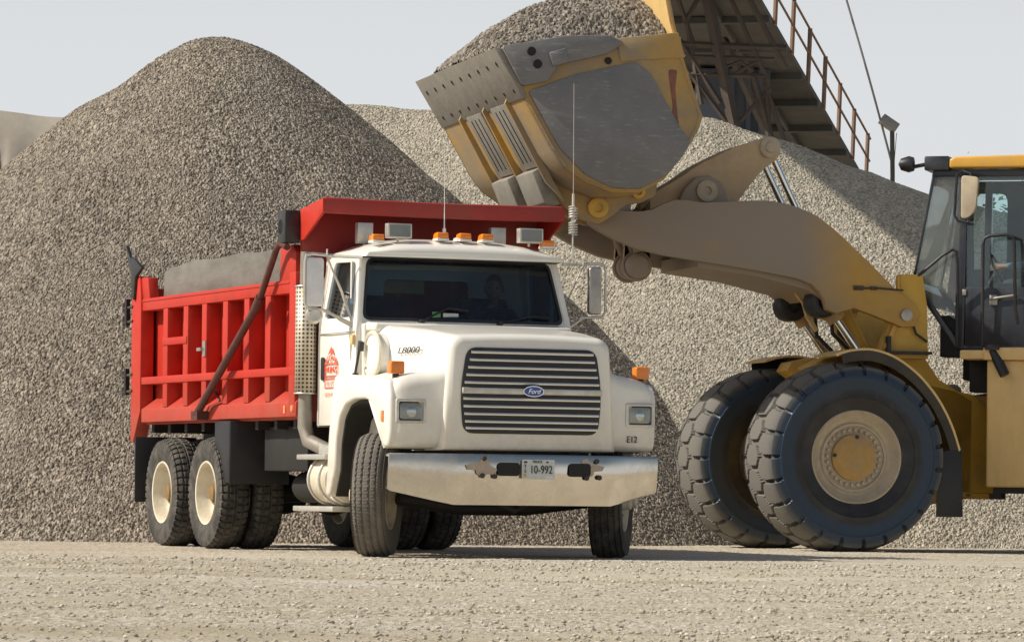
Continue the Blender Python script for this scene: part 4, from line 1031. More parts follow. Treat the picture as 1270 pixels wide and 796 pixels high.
# front fenders: curved sheet over the wheel with a hanging rubber flap
def fender(y0, y1, flap):
    arc = [(.22, 1.955), (.12, 1.985), (.05, 2.0), (-.05, 2.012), (-.20, 2.005), (-.42, 1.93), (-.66, 1.76), (-.86, 1.53), (-1.00, 1.28), (-1.09, 1.03)]
    sub = []
    for i in range(len(arc) - 1):
        for k in range(5):
            t = k / 5; q0, q1, q2, q3 = arc[max(i - 1, 0)], arc[i], arc[i + 1], arc[min(i + 2, len(arc) - 1)]
            sub.append(tuple(.5 * ((2 * q1[j]) + (q2[j] - q0[j]) * t + (2 * q0[j] - 5 * q1[j] + 4 * q2[j] - q3[j]) * t * t + (3 * q1[j] - q0[j] - 3 * q2[j] + q3[j]) * t ** 3) for j in (0, 1)))
    sub.append(arc[-1])
    if not flap: sub = [p for p in sub if p[0] > -1.2]
    inner = [(x * .985, z - .022) for x, z in sub]
    b = MB(); b.prism(sub + inner[::-1], y0, y1); f = b.build('fender', M['creamyel'], Q, sharp=60)
    b = MB(); lip = [(x * .90, .93 + (z - .93) * .885) for x, z in sub[3:]]
    b.prism(sub[3:] + lip[::-1], y1 - .012, y1 - .003) if y1 > 0 else b.prism(sub[3:] + lip[::-1], y0 + .003, y0 + .012)
    b.build('fender_skirt', M['skirt'], f)
    b = MB(); b.prism([(-1.085, 1.02), (-1.105, 1.02), (-1.125, .36), (-1.105, .36)], y0 + .01, y1 - .01)
    sy = y1 if y1 > 0 else y0; b.prism([(-.86, 1.0), (-1.09, 1.04), (-1.112, .36), (-.84, .36)], sy - .014, sy - .004); b.build('mudflap', M['flap'], f, .003)
    return f
fender(.80, 1.50, True); fender(-1.50, -.80, True)
b = MB(); b.prism([(.28, 1.84), (.1, 1.93), (-.2, 1.98), (-.6, 1.85), (-.5, 1.6), (.1, 1.7)], .44, .82); b.build('fender_bracket', M['yellow'], Q, .01); b = MB(); b.prism([(.10, 1.84), (.05, 1.93), (-.2, 1.98), (-.6, 1.85), (-.5, 1.6), (-.1, 1.7)], -.82, -.44)
b.build('fender_bracket', M['yellow'], Q, .01)

# lift arms
armp = [(2.54, 3.20), (2.60, 3.31), (2.55, 3.42), (2.44, 3.46), (2.31, 3.37), (2.19, 3.35), (2.02, 3.35), (1.91, 3.37), (1.80, 3.43), (1.68, 3.475), (1.55, 3.475), (1.40, 3.455), (1.2, 3.465), (1.01, 3.48), (.82, 3.49), (.66, 3.49), (.50, 3.465), (.38, 3.43), (.26, 3.385), (.17, 3.34), (.04, 3.25), (-.09, 3.145), (-.38, 2.89), (-.66, 2.63), (-.86, 2.50), (-.92, 2.40), (-.86, 2.27), (-.72, 2.26),
        (-.45, 2.36), (-.21, 2.44), (-.02, 2.38), (.08, 2.42), (.11, 2.52), (.16, 2.60), (.24, 2.67), (.40, 2.725), (.77, 2.785), (1.34, 2.865), (1.77, 2.92), (2.05, 2.975), (2.30, 3.07), (2.44, 3.14)]
for s in (-1, 1):
    b = MB(); b.prism(armp, s * .66, s * .77); arm = b.build('lift_arm', M['arm'], Q, .012, 2, angle=50)
    for (x, z, r) in ((2.47, 3.33, .055), (-.76, 2.38, .06)):
        b = MB(); b.lathe([(r, s * .765), (r, s * .80), (r * .5, s * .805), (0, s * .805)], 20, c=(x, 0, z)); b.build('pin', M['steel'], arm)
# grease line fitting on the near arm
b = MB(); b.tube([(-.22, .785, 2.64), (-.45, .785, 2.645), (-.72, .785, 2.63)], .010, 8); b.box(-.30, -.20, .77, .79, 2.62, 2.665); b.box(-.44, -.38, .77, .80, 2.625, 2.66); b.build('grease_line', M['trestle'], Q)
# cross tube and inner web between the arms
b = MB(); b.tube([(1.15, -.66, 3.08), (1.15, .66, 3.08)], .19, 24); b.prism([(.1, 2.52), (.25, 2.62), (.78, 2.74), (1.40, 2.82), (1.40, 2.95), (.2, 2.85), (0, 2.6)], -.665, .665)
ct = b.build('cross_tube', M['arm'], Q, .01)
# lever carrier plates and tilt lever (Z-bar)
for s in (-1, 1):
    b = MB(); b.prism([(1.45, 3.1), (1.52, 3.45), (1.45, 3.62), (1.33, 3.74), (1.18, 3.76), (1.05, 3.68), (.98, 3.50), (.98, 3.1)], s * .26, s * .34); cp_ = b.build('lever_carrier', M['arm'], Q, .02, 3)
    b = MB(); b.lathe([(.11, s * .335), (.11, s * .37), (.045, s * .375), (.045, s * .35), (0, s * .35)], 24, c=(1.22, 0, 3.60)); b.build('lever_pin', M['lrim'], cp_, .004)
lev = roundpoly([(.50, 4.19), (.39, 4.10), (.42, 3.96), (.60, 3.84), (.86, 3.50), (.98, 3.32), (1.3, 3.30), (1.7, 3.36), (2.0, 3.20), (2.03, 2.88), (1.90, 2.78), (1.76, 2.86), (1.80, 3.05), (1.86, 3.30), (1.80, 3.50), (1.70, 3.60), (1.50, 3.71), (1.26, 3.88), (.90, 4.06), (.68, 4.13)], .08, 3)
for y0, y1 in ((-.21, -.14), (.14, .21)):
    b = MB(); b.prism(lev, y0, y1); b.build('tilt_lever', M['lever'], Q, .012)
b = MB(); b.prism([(.62, 4.10), (.86, 4.02), (1.22, 3.84), (1.5, 3.66), (1.6, 3.5), (1.2, 3.45), (.9, 3.6), (.66, 3.9)], -.13, .13); b.build('lever_web', M['arm'], Q, .01)
b = MB(); b.lathe([(.11, -.24), (.11, .24), (.055, .245), (.055, .26), (0, .26)], 28, c=(.52, 0, 4.07)); b.build('lever_pin', M['lrim'], Q, .008)
# tilt cylinder: two bright rods down to the frame
for y in (-.20, .16):
    b = MB(); b.tube([(.50, y, 4.04), (.16, y, 3.35)], .033, 14); tc_ = b.build('tilt_cylinder', M['bright'], Q)
    b = MB(); b.tube([(.16, y, 3.35), (-.55, y, 1.95)], .075, 16); b.build('cylinder_barrel', M['yellow'], tc_)
# tilt link, with its dusty rounded knuckle below the arm
b = MB()
for y in (-.16, .16):
    b.tube([(1.91, y, 2.86), (2.12, y, 3.50)], .06, 12)
b.build('tilt_link', M['arm'], Q)
for y in (-.17, .17):
    b = MB(); b.lathe([(0, y - .15), (.09, y - .145), (.125, y - .11), (.13, y), (.125, y + .11), (.09, y + .145), (0, y + .15)], 24, c=(1.90, 0, 2.84))
    b.tube([(1.90 + .14 * math.cos(t), y + .03, 2.84 + .14 * math.sin(t)) for t in thx], .018, 8, closed=True); b.tube([(1.90, y + .08, 2.97), (1.96, y + .05, 3.25)], .05, 10); b.build('link_knuckle', M['arm'], Q)
# lift cylinders
for s in (-1, 1):
    b = MB(); b.tube([(-.02, s * .50, 2.46), (-.34, s * .50, 2.02)], .042, 16); c_ = b.build('lift_cylinder', M['bright'], Q)
    b = MB(); b.lathe([(.155, s * .50 - .10), (.155, s * .50 + .10), (.14, s * .50 + .14), (.06, s * .50 + .15), (.055, s * .50 + .12), (0, s * .50 + .12)], 28, c=(.06, 0, 2.50)); b.build('cylinder_eye', M['black'], c_, .008)
    b = MB(); b.tube([(.02, s * .50, 2.52), (-.12, s * .50, 2.33)], .095, 16); b.build('rod_head', M['arm'], c_)
    b = MB(); b.tube([(-.34, s * .50, 2.02), (-.95, s * .50, 1.15)], .085, 16); b.build('cylinder_barrel', M['yellow'], c_)
b = MB()
for y, o_ in ((.30, 0), (.36, .05), (-.3, .03), (.22, .1)):
    b.tube([(.02 - o_, y, 2.55), (-.12 - o_, y, 2.40), (-.14 - o_, y, 2.2), (-.30 - o_, y, 2.05), (-.38 - o_, y, 1.85)], .022, 8)
b.build('hydraulic_hose', M['black'], Q)
b = MB(); b.prism([(.24, 2.62), (.14, 2.50), (.10, 2.36), (.0, 2.22), (-.02, 2.24), (.06, 2.38), (.09, 2.5), (.20, 2.64)], .14, .20); b.build('hose_guard', M['creamyel'], Q)

# ---- bucket
BW = 1.70
shell = [(3.66, 4.79), (3.44, 4.42), (3.12, 3.84), (3.0, 3.68), (2.81, 3.55), (2.55, 3.455), (2.28, 3.46), (2.05, 3.59), (1.86, 3.84), (1.72, 4.08), (1.68, 4.22), (1.78, 4.50), (1.88, 4.80), (1.96, 5.12), (2.06, 5.62)]
def offset(pts, d):
    out = []
    for i, p in enumerate(pts):
        a = Vector(pts[max(i - 1, 0)]); c = Vector(pts[min(i + 1, len(pts) - 1)]); t = (c - a).normalized(); out.append((p[0] + t.y * d, p[1] - t.x * d))
    return out
def densify(pts, k):
    out = []
    for i in range(len(pts) - 1):
        for j in range(k): t = j / k; out.append((pts[i][0] * (1 - t) + pts[i + 1][0] * t, pts[i][1] * (1 - t) + pts[i + 1][1] * t))
    return out + [pts[-1]]

cx_, cz_ = 2.6, 4.3
inn = [(x + (cx_ - x) * .03, z + (cz_ - z) * .03) for x, z in shell]
b = MB(); b.prism(shell + inn[::-1], -BW, BW); bk = b.build('bucket', M['bktyel'], Q, sharp=35)
b = MB(); b.prism([(1.93, 4.94), (1.99, 5.12), (2.085, 5.62), (2.10, 5.62), (2.005, 5.12), (1.95, 4.94)], -BW + .01, BW - .01); b.build('spill_guard', M['creamyel'], bk)
side_poly = shell[1:13] + [(1.90, 4.985), (2.40, 4.93), (3.30, 4.82), (3.60, 4.76)]
for s in (-1, 1):
    b = MB(); b.prism(side_poly, s * (BW - .03), s * (BW + .012)); b.build('side_plate', M['bktyel'], bk, .004)
    y0, y1 = s * (BW + .010), s * (BW + .032)
    b = MB(); b.prism(roundpoly([(3.36, 4.40), (2.9, 4.58), (2.35, 4.72), (2.2, 4.62), (1.90, 4.10), (1.80, 3.97), (1.86, 3.84), (2.05, 3.62), (2.28, 3.50), (2.55, 3.50), (2.81, 3.62), (3.05, 3.86)], .04, 3), y0, y1)
    b.build('wear_plate', M['wear'], bk, .004)
    y0, y1 = s * (BW - .05), s * (BW + .065)
    b = MB(); b.prism(roundpoly([(3.62, 4.82), (3.42, 4.44), (3.18, 4.50), (3.08, 4.66), (2.62, 4.78), (2.45, 4.90), (2.60, 4.965), (3.0, 4.945), (3.36, 4.87)], .03, 2), y0, y1); cgd = b.build('side_cutter', M['edge'] if s < 0 else M['wear'], bk, .012)
    for (x, z) in ((3.28, 4.66), (3.34, 4.78)):
        b = MB(); b.lathe([(.045, s * (BW + .064)), (.04, s * (BW + .078)), (.0, s * (BW + .078))], 14, c=(x, 0, z)); b.build('bucket_bolt', M['under'], cgd)
    b = MB(); b.box(3.0, 3.16, s * (BW + .03), s * (BW + .10), 4.66, 4.80, rot=(0, R(18), 0)); b.build('cutter_lug', M['wear'], cgd, .01)
    b = MB(); b.prism([(2.48, 4.72), (2.52, 4.94), (1.93, 5.02), (1.86, 4.78)], s * (BW - .01), s * (BW + .03)); rb = b.build('side_rim_bar', M['bktyel'], bk, .006)
    b = MB(); b.lathe([(.035, s * (BW + .031)), (.03, s * (BW + .034)), (0, s * (BW + .034))], 14, c=(2.60, 0, 4.72)); b.build('side_hole', M['under'], bk)
wb = MB(); rngw = random.Random(4)
wl = densify(shell[1:13], 8)
for i_ in range(len(wl) - 1):
    p, q = wl[i_], wl[i_ + 1]; p = (p[0] + (2.6 - p[0]) * .03, p[1] + (4.3 - p[1]) * .03); q = (q[0] + (2.6 - q[0]) * .03, q[1] + (4.3 - q[1]) * .03)
    wb.tube([(p[0], BW + .012, p[1]), (q[0], BW + .012, q[1])], .010 + .004 * rngw.random(), 6)
wb.build('weld_bead', M['bktyel'], bk)
# spill guard rib, cutting edge and bolts
b = MB(); ce = [(3.685, 4.805), (3.40, 4.325), (3.365, 4.345), (3.61, 4.80)]
b.prism(ce, -BW - .03, BW + .03); edge = b.build('cutting_edge', M['edge'], bk, .008)
nx_, nz_ = .86, -.51
nrm = Vector((.86, 0, -.51)).normalized()
for k in range(9):
    y = -1.5 + 3.0 * k / 8
    for (t, r) in ((.28, .024), (.82, .022)):
        x = 3.685 + (3.40 - 3.685) * t; z = 4.805 + (4.325 - 4.805) * t
        b = MB(Matrix.Translation((x, y + (.06 if t > .5 else 0), z)) @ nrm.to_track_quat('Z', 'Y').to_matrix().to_4x4())
        b.lathe([(r, -.005), (r, .006), (r * .55, .006), (r * .55, .002), (0, .002)], 10, axis='z'); b.build('edge_bolt', M['under'], edge)
# floor wear strips with heel blocks (on the underside)
def floorpt(t, off):
    a = Vector((3.42, 4.39)); c = Vector((3.02, 3.68)); p = a.lerp(c, t); n = Vector((.87, -.49)); return (p.x + n.x * off, p.y + n.y * off)
for y in (.72, -.30):
    w_ = .30
    b = MB(); A0 = floorpt(.06, .002); A1 = floorpt(.06, .022); B0 = floorpt(.90, .002); B1 = floorpt(.90, .022)
    b.prism([A0, A1, B1, B0], y - w_, y + w_); ws = b.build('wear_strip', M['edge'], bk, .006)
    for yy in (-.15, 0, .15):
        b = MB(); P0 = floorpt(.12, .022); P1 = floorpt(.12, .028); P2 = floorpt(.82, .028); P3 = floorpt(.82, .022)
        b.prism([P0, P1, P2, P3], y + yy - .006, y + yy + .006); b.build('strip_groove', M['under'], ws)
    b = MB(); q0 = floorpt(.92, .0); q1 = floorpt(.92, .11); q2 = floorpt(1.32, .15); q3 = floorpt(1.42, .02)
    b.prism([q0, q1, q2, q3], y - w_ - .04, y + w_ + .02); b.build('heel_block', M['edge'], bk, .012)
for y in (1.15, .22, -.78):
    b = MB(); q0 = floorpt(.0, .0); q1 = floorpt(.05, .05); q2 = floorpt(1.1, .07); q3 = floorpt(1.4, .0); b.prism([q0, q1, q2, q3], y - .02, y + .02); b.build('floor_rib', M['bktyel'], bk)
# hinge ears under the bucket
for y in (.52, .86, -.52, -.86):
    b = MB(); b.prism(roundpoly([(3.05, 3.70), (2.85, 3.42), (2.62, 3.24), (2.46, 3.20), (2.33, 3.28), (2.20, 3.40), (2.05, 3.42), (1.90, 3.50), (1.88, 3.70), (2.1, 3.75), (2.6, 3.6)], .04, 3), y - .04, y + .04)
    e_ = b.build('hinge_ear', M['bktyel'], bk, .008)
    if abs(y) > .6:
        s = 1 if y > 0 else -1
        for (x, z, r) in ((2.47, 3.36, .10), (2.08, 3.53, .07)):
            b = MB(); b.lathe([(r, y + s * .03), (r, y + s * .07), (r * .45, y + s * .072), (r * .4, y + s * .05), (0, y + s * .05)], 24, c=(x, 0, z)); b.build('pin_boss', M['yellow'], e_, .006)
b = MB(); b.box(1.98, 2.12, -.3, .3, 3.36, 3.6); b.build('tilt_ear', M['steel'], bk, .01)
# rust scrape on the near side plate
b = MB(); b.prism(roundpoly([(2.02, 4.66), (2.0, 4.50), (1.97, 4.30), (1.99, 4.15), (1.95, 4.02), (1.90, 4.05), (1.93, 4.28), (1.95, 4.48), (1.93, 4.66)], .03, 3), BW + .012, BW + .0145); b.build('rust_scrape', mat('rust_stain', (.22, .09, .06), .7, var=.3), bk)

bk.scale = (1.045, 1, 1); bk.location = (1.70 * (1 - 1.045), 0, 0)

# ---- rear frame, cab and body (built in the rear frame's own axes)
def RB(): return MB(RM)
b = RB(); b.prism([(-.25, .65), (-.25, 1.6), (.1, 1.6), (.16, 1.3), (.16, .75), (.05, .65)], -.35, .35); b.prism([(-3.3, .6), (-3.3, 1.4), (-.3, 1.75), (-.3, .6)], -.48, .48); b.build('rear_frame', M['yellow'], Q, .02)
b = MB(); b.prism([(-1.05, .60), (-1.05, 1.72), (-1.62, 1.60), (-1.80, 1.45), (-1.88, .60)], .30, .42); b.lathe([(.10, -.3), (.10, .3)], 16, c=(-1.8, 0, 1.0)); b.box(-1.9, -1.55, .1, .42, .54, .60)
b.build('hitch_plate', M['yellow'], Q, .01)
b = MB()
for (y, z, r) in ((.1, 1.45, .05), (-.1, 1.30, .04), (.2, 1.15, .035), (.05, 1.62, .045)): b.tube([(-1.1, y, z), (-1.5, y + .1, z - .09), (-1.9, y + .15, z - .03), (-2.4, y + .25, z)], r, 10)
b.lathe([(.09, -.3), (.09, .3)], 16, c=(-1.45, 0, 1.62)); b.build('hydraulic_line', M['steel'], Q)
# engine body and counterweight behind the cab
b = RB(); b.prism(roundpoly([(-1.45, 1.4), (-1.45, 2.95), (-3.2, 2.75), (-3.55, 2.5), (-3.6, 1.2), (-1.6, 1.2)], .1, 4), -.85, .85); b.build('engine_hood', M['yellowclean'], Q, .03)
b = RB(); b.prism(roundpoly([(-3.4, .8), (-3.4, 1.5), (-4.0, 1.5), (-4.1, 1.2), (-4.0, .8)], .08, 3), -1.2, 1.2); b.build('counterweight', M['yellow'], Q, .03)
# cab
cabp = [(.10, 2.06), (.40, 2.48), (.56, 2.76), (.36, 3.87), (-1.35, 3.87), (-1.45, 2.06)]
yc = .80
def Rmap(s, y0=yc):
    return lambda u, v, d: (u, s * (y0 - d), v)
cab = RB(); cab.box(-1.45, .05, -yc, yc, 2.02, 2.10); cab.box(-1.45, -1.40, -yc, yc, 2.1, 2.75); cabo = cab.build('cab', M['navy'], Q, .01)
for s in (-1, 1):
    b = RB()
    b.prism([(.115, 2.06), (.04, 2.06), (.02, 3.87), (.09, 3.87)], s * (yc - .07), s * yc)           # B post
    b.prism([(.36, 3.87), (.36, 3.80), (-1.35, 3.80), (-1.35, 3.87)], s * (yc - .06), s * yc)
    b.prism([(-1.35, 3.82), (-1.28, 3.82), (-1.38, 2.06), (-1.45, 2.06)], s * (yc - .07), s * yc)
    b.prism([(.12, 2.06), (.40, 2.46), (.57, 2.75), (.55, 2.78), (.36, 2.50), (.10, 2.14)], s * (yc - .05), s * yc)
    b.prism([(.345, 3.86), (.37, 3.87), (.572, 2.76), (.553, 2.75)], s * (yc - .04), s * yc)
    b.prism([(-.62, 3.82), (-.68, 3.82), (-.68, 2.70), (-.62, 2.70)], s * (yc - .05), s * (yc - .002))
    b.build('cab_post', M['navy'], cabo, .006)
    b = RB(); b.box(-1.40, .03, s * (yc - .03), s * yc, 2.08, 2.68); b.build('door_panel', M['navy'], cabo, .006)
    b = RB(); b.prism([(.04, 2.30), (.36, 2.50), (.55, 2.77), (.355, 3.81), (.085, 3.81)], s * (yc - .022), s * (yc - .014)); b.build('corner_window', M['lglassd'], cabo)
    b = RB(); b.prism([(.02, 2.66), (-1.33, 2.66), (-1.30, 3.81), (.02, 3.81)], s * (yc - .022), s * (yc - .014)); b.build('side_window', M['lglass'], cabo)
    b = RB(); b.ringplate([(.02, 2.6), (.02, 3.84), (-1.32, 3.84), (-1.36, 2.6)] if s > 0 else [(.50, 2.6), (.355, 3.84), (-1.32, 3.84), (-1.36, 2.6)], roundpoly([(.32, 2.95), (.31, 3.74), (-.14, 3.74), (-.14, 2.95)], .09) if s < 0 else roundpoly([(-.05, 2.72), (-.03, 3.78), (-1.24, 3.78), (-1.28, 2.72)], .06), Rmap(s, yc - .024), .03, 40)
    b.build('window_surround', M['navy'], cabo)
b = RB(); b.loft([[(.375, y, 3.86), (.577, y, 2.76), (.42, y, 2.49), (.41, y, 2.50), (.565, y, 2.76), (.363, y, 3.86)] for y in (-yc + .01, yc - .01)]); b.build('front_window', M['lglassd'], cabo)
b = RB(); b.box(-1.40, -1.385, -.7, .7, 2.7, 3.8); b.build('rear_window', M['lglass'], cabo)
b = RB(); b.prism([(.20, 3.885), (.20, 3.975), (.14, 4.0), (-.4, 4.01), (-1.5, 4.03), (-1.52, 3.885)], -.86, .86); b.build('cab_roof', M['yellowclean'], cabo, .02, 3)
b = RB(); b.box(.205, .46, -.86, .84, 3.865, 4.01); vz = b.build('roof_visor', M['navy'], cabo, .015)
b = RB(); b.lathe([(0, 0), (.07, .01), (.085, .06), (.06, .14), (0, .17)], 20, c=(.56, .82, 3.93), axis='x'); b.tube([(.58, .75, 3.91), (.40, .70, 3.95)], .02, 8); b.build('work_light', M['black'], cabo)
b = RB(); b.box(.30, .40, .60, .72, 3.72, 3.84); b.tube([(.35, .66, 3.84), (.35, .66, 3.9)], .02, 8); b.build('work_light', M['black'], cabo, .01)
# mirror with its hoop
b = RB(); b.tube([(.10, .96, 3.82), (.12, .98, 3.40), (.08, .98, 3.34), (-.02, .98, 3.33), (-.06, .98, 3.40), (-.04, .97, 3.82), (.05, .9, 3.85)], .014, 8, closed=True); mo = b.build('side_mirror', M['navy'], cabo)
b = RB(); b.prism(roundpoly([(.05, 3.80), (-.13, 3.78), (-.10, 3.45), (-.03, 3.37), (.05, 3.36)], .04, 3), .95, 1.01); b.build('mirror_head', M['lrim'], mo, .015, 3)
# grab rails
b = RB(); b.tube([(.56, 1.0, 2.72), (.24, 1.0, 2.99), (.13, 1.0, 3.055), (.09, 1.0, 3.03), (.08, 1.0, 2.9), (.08, .98, 2.08)], .017, 8); b.build('grab_rail', M['black'], cabo)
b = RB(); b.tube([(-.19, 1.05, 2.06), (-.185, 1.05, 3.10), (-.20, 1.05, 3.16), (-.25, 1.05, 3.185), (-.42, 1.05, 3.195), (-.49, 1.05, 3.17), (-.50, 1.05, 3.10), (-.52, 1.05, 2.45), (-.54, 1.0, 2.3)], .018, 8); b.build('grab_rail', M['black'], cabo)
b = RB(); b.box(.02, .06, yc, yc + .012, 2.60, 2.66); b.box(-.30, -.22, yc, yc + .02, 2.50, 2.60); b.tube([(-.22, yc + .03, 2.56), (-.50, yc + .03, 2.60)], .014, 8); b.build('door_latch', M['steel'], cabo, .004)
# seat, console, steering column
b = RB(); b.box(-.98, -.48, -.25, .25, 2.50, 2.64); b.box(-1.02, -.90, -.24, .24, 2.6, 3.30); b.build('seat', M['cloth'], cabo, .04, 3)
b = RB(); b.tube([(.20, 0, 2.2), (-.15, 0, 2.85)], .04, 10); b.tube([(-.17 + .08 * math.sin(t), .19 * math.cos(t), 2.9 + .16 * math.sin(t)) for t in thx], .014, 8, closed=True); b.build('steering_wheel', M['black'], cabo)
# side deck, tank box and ladder
b = RB(); b.box(-1.60, .0, .76, 1.27, 1.94, 2.03); b.box(-1.60, -.24, .80, 1.30, 1.93, 2.055); dk = b.build('side_deck', M['creamyel'], Q, .015)
b = RB(); b.box(-1.50, -.27, .80, 1.24, .66, 1.93); tb = b.build('tank_box', M['creamyel'], Q, .025, 3)
b = RB(); b.tube([(-.33, 1.26, 2.03), (-.46, 1.30, 1.78)], .052, 14); b.lathe([(.075, 0), (.08, .02), (.07, .05), (0, .055)], 20, c=(-.33, 1.28, 2.03), axis='z'); b.build('filler_cap', M['black'], tb)
b = RB(); b.box(-1.45, -.34, .85, 1.2, .60, .66); b.box(-.42, -.30, .9, 1.2, .54, .60); b.build('tank_base', M['under'], Q)
b = RB(); b.box(-.22, -.02, .45, .80, 1.62, 1.94); b.box(-.9, .1, -.5, .5, 1.75, 2.02); b.box(.06, .30, .35, .72, 1.98, 2.4); b.build('cab_mount', M['under'], Q, .015)
for z in (1.0, 1.4):
    b = RB(); b.box(-2.1, -1.55, 1.0, 1.3, z, z + .05); b.build('ladder_step', M['black'], Q, .005)

# ---- gravel heap in the bucket
def heap():
    xs = np.arange(2.0, 3.652, .0125); ys = np.arange(-1.66, 1.665, .0125); X, Y = np.meshgrid(xs, ys)
    crest = np.interp(X, [1.9, 2.1, 2.4, 2.7, 3.0, 3.3, 3.5, 3.65], [5.50, 5.56, 5.56, 5.49, 5.36, 5.17, 5.00, 4.81])
    edge_ = np.interp(X, [1.9, 2.6, 3.3, 3.65], [4.90, 4.88, 4.84, 4.80])
    k = 1 - np.clip(np.abs(Y) / 1.66, 0, 1) ** 2.0
    Z = edge_ + (crest - edge_) * k ** .8 + vnoise(X, Y, .3, 3) * .06
    h, c = stones(X, Y, .032, 77)
    Z = Z + h * .028
    F, _ = grid_faces(len(ys), len(xs))
    X = 1.70 + (X - 1.70) * 1.045
    P = np.stack([X + h * .01, Y + h * .012 * np.sign(Y), Z], -1).reshape(-1, 3)
    o = rawmesh('gravel_heap', P, F, M['gravC'], attrs={'stone': c}); o.location = L0; o.rotation_euler = (0, 0, math.pi + LB)
    tag(o, 'heaped load of loose grey gravel filling the raised loader bucket', 'gravel heap')
heap()

# ------------------------------------------------------------------ people (both seated behind glass)
def person(name, mx, label, shirt, hands, look=0.0):
    """seated figure: skeleton skinned to one mesh, head modelled on top; local +x forward, z up from the seat"""
    J = {'pel': (0, 0, .10), 'wai': (.01, 0, .28), 'che': (0, 0, .46), 'nek': (.01, 0, .60), 'hb': (.03, 0, .66),
         'sL': (0, .18, .53), 'eL': (.16, .26, .32), 'hL': hands[0], 'sR': (0, -.18, .53), 'eR': (.16, -.26, .32), 'hR': hands[1],
         'kL': (.45, .13, .13), 'fL': (.50, .14, -.28), 'tL': (.64, .15, -.33), 'kR': (.45, -.13, .13), 'fR': (.50, -.14, -.28), 'tR': (.64, -.15, -.33),
         'hipL': (.02, .10, .09), 'hipR': (.02, -.10, .09)}
    rad = {'pel': .14, 'wai': .13, 'che': .15, 'nek': .058, 'hb': .055, 'sL': .075, 'sR': .075, 'eL': .048, 'eR': .048, 'hL': .030, 'hR': .030, 'kL': .07, 'kR': .07, 'fL': .045, 'fR': .045, 'tL': .04, 'tR': .04, 'hipL': .09, 'hipR': .09}
    E_ = [('pel', 'wai'), ('wai', 'che'), ('che', 'nek'), ('nek', 'hb'), ('che', 'sL'), ('sL', 'eL'), ('eL', 'hL'), ('che', 'sR'), ('sR', 'eR'), ('eR', 'hR'), ('pel', 'hipL'), ('hipL', 'kL'), ('kL', 'fL'), ('fL', 'tL'), ('pel', 'hipR'), ('hipR', 'kR'), ('kR', 'fR'), ('fR', 'tR')]
    for sd in 'LR':
        h = Vector(J['h' + sd]); d = (h - Vector(J['e' + sd])).normalized(); sg = 1 if sd == 'L' else -1
        for f in range(4):
            off = Vector((0, 0, 1)) * (.028 - .018 * f)
            k0 = 'p%s%d' % (sd, f); J[k0] = h + d * .06 + off; J[k0 + 'a'] = h + d * (.10 + (.006 if f in (1, 2) else 0)) + off + Vector((0, -sg * .008, 0)); J[k0 + 'b'] = h + d * .115 + off + Vector((-.012, -sg * .03, 0))
            rad[k0] = .011; rad[k0 + 'a'] = .0095; rad[k0 + 'b'] = .008; E_ += [('h' + sd, k0), (k0, k0 + 'a'), (k0 + 'a', k0 + 'b')]
        k0 = 'th' + sd; J[k0] = h + d * .03 + Vector((0, -sg * .03, .03)); J[k0 + 'a'] = h + d * .06 + Vector((0, -sg * .045, .045)); rad[k0] = .012; rad[k0 + 'a'] = .009; E_ += [('h' + sd, k0), (k0, k0 + 'a')]
    ks = list(J); me = bpy.data.meshes.new(name); me.from_pydata([tuple(J[k]) for k in ks], [(ks.index(a), ks.index(c)) for a, c in E_], [])
    o = bpy.data.objects.new(name, me); COL.objects.link(o)
    o.modifiers.new('skin', 'SKIN'); sv = me.skin_vertices[0].data
    for i, k in enumerate(ks): sv[i].radius = (rad[k],) * 2
    sv[0].use_root = True
    ss = o.modifiers.new('sub', 'SUBSURF'); ss.levels = 2; ss.render_levels = 2
    dg = bpy.context.evaluated_depsgraph_get(); m2 = bpy.data.meshes.new_from_object(o.evaluated_get(dg)); o.modifiers.clear(); o.data = m2
    bm = bmesh.new(); bm.from_mesh(m2)
    hr = Matrix.Translation((.04, 0, .765)) @ Matrix.Rotation(look, 4, 'Z')
    r0 = bmesh.ops.create_uvsphere(bm, u_segments=28, v_segments=20, radius=1.0)
    for v in r0['verts']:
        x, y, z = v.co; w_ = 1 - .22 * max(0, -z) ** 1.5
        X, Y, Z = x * .098 * w_, y * .076 * w_, z * .122
        if x > 0:
            X += .022 * math.exp(-((y / .16) ** 2 + ((z + .18) / .20) ** 2)) + .010 * math.exp(-((y / .3) ** 2 + ((z + .75) / .2) ** 2))
            X -= .011 * (math.exp(-(((y - .38) / .2) ** 2 + ((z - .05) / .14) ** 2)) + math.exp(-(((y + .38) / .2) ** 2 + ((z - .05) / .14) ** 2)))
            X += .005 * math.exp(-((y / .3) ** 2 + ((z + .48) / .06) ** 2))
        v.co = hr @ Vector((X, Y, Z))
    for sg in (-1, 1):
        r1 = bmesh.ops.create_uvsphere(bm, u_segments=10, v_segments=8, radius=1.0, matrix=hr @ Matrix.Translation((-.005, sg * .078, -.005)) @ Matrix.Diagonal((.02, .010, .033, 1)))
    bm.to_mesh(m2); bm.free()
    m2.materials.clear(); m2.materials.append(M['skin']); m2.materials.append(shirt); m2.materials.append(M['shirtd'])
    for p in m2.polygons:
        c = p.center; lim = [(c - Vector(J['h' + q])).length > .10 for q in 'LR']
        p.material_index = 2 if c.z < .20 and (c.x > -.3) and (c - Vector(J['hL'])).length > .14 and (c - Vector(J['hR'])).length > .14 and c.z < .2 else (1 if c.z < .60 and all(lim) else 0)
        p.use_smooth = True
    # hair cap and eyes
    hb = MB(hr); 
    def hv(az, el, k): return (.098 * k * math.cos(el) * math.cos(az) - .006, .078 * k * math.cos(el) * math.sin(az), .124 * k * math.sin(el) + .003)
    rows = []
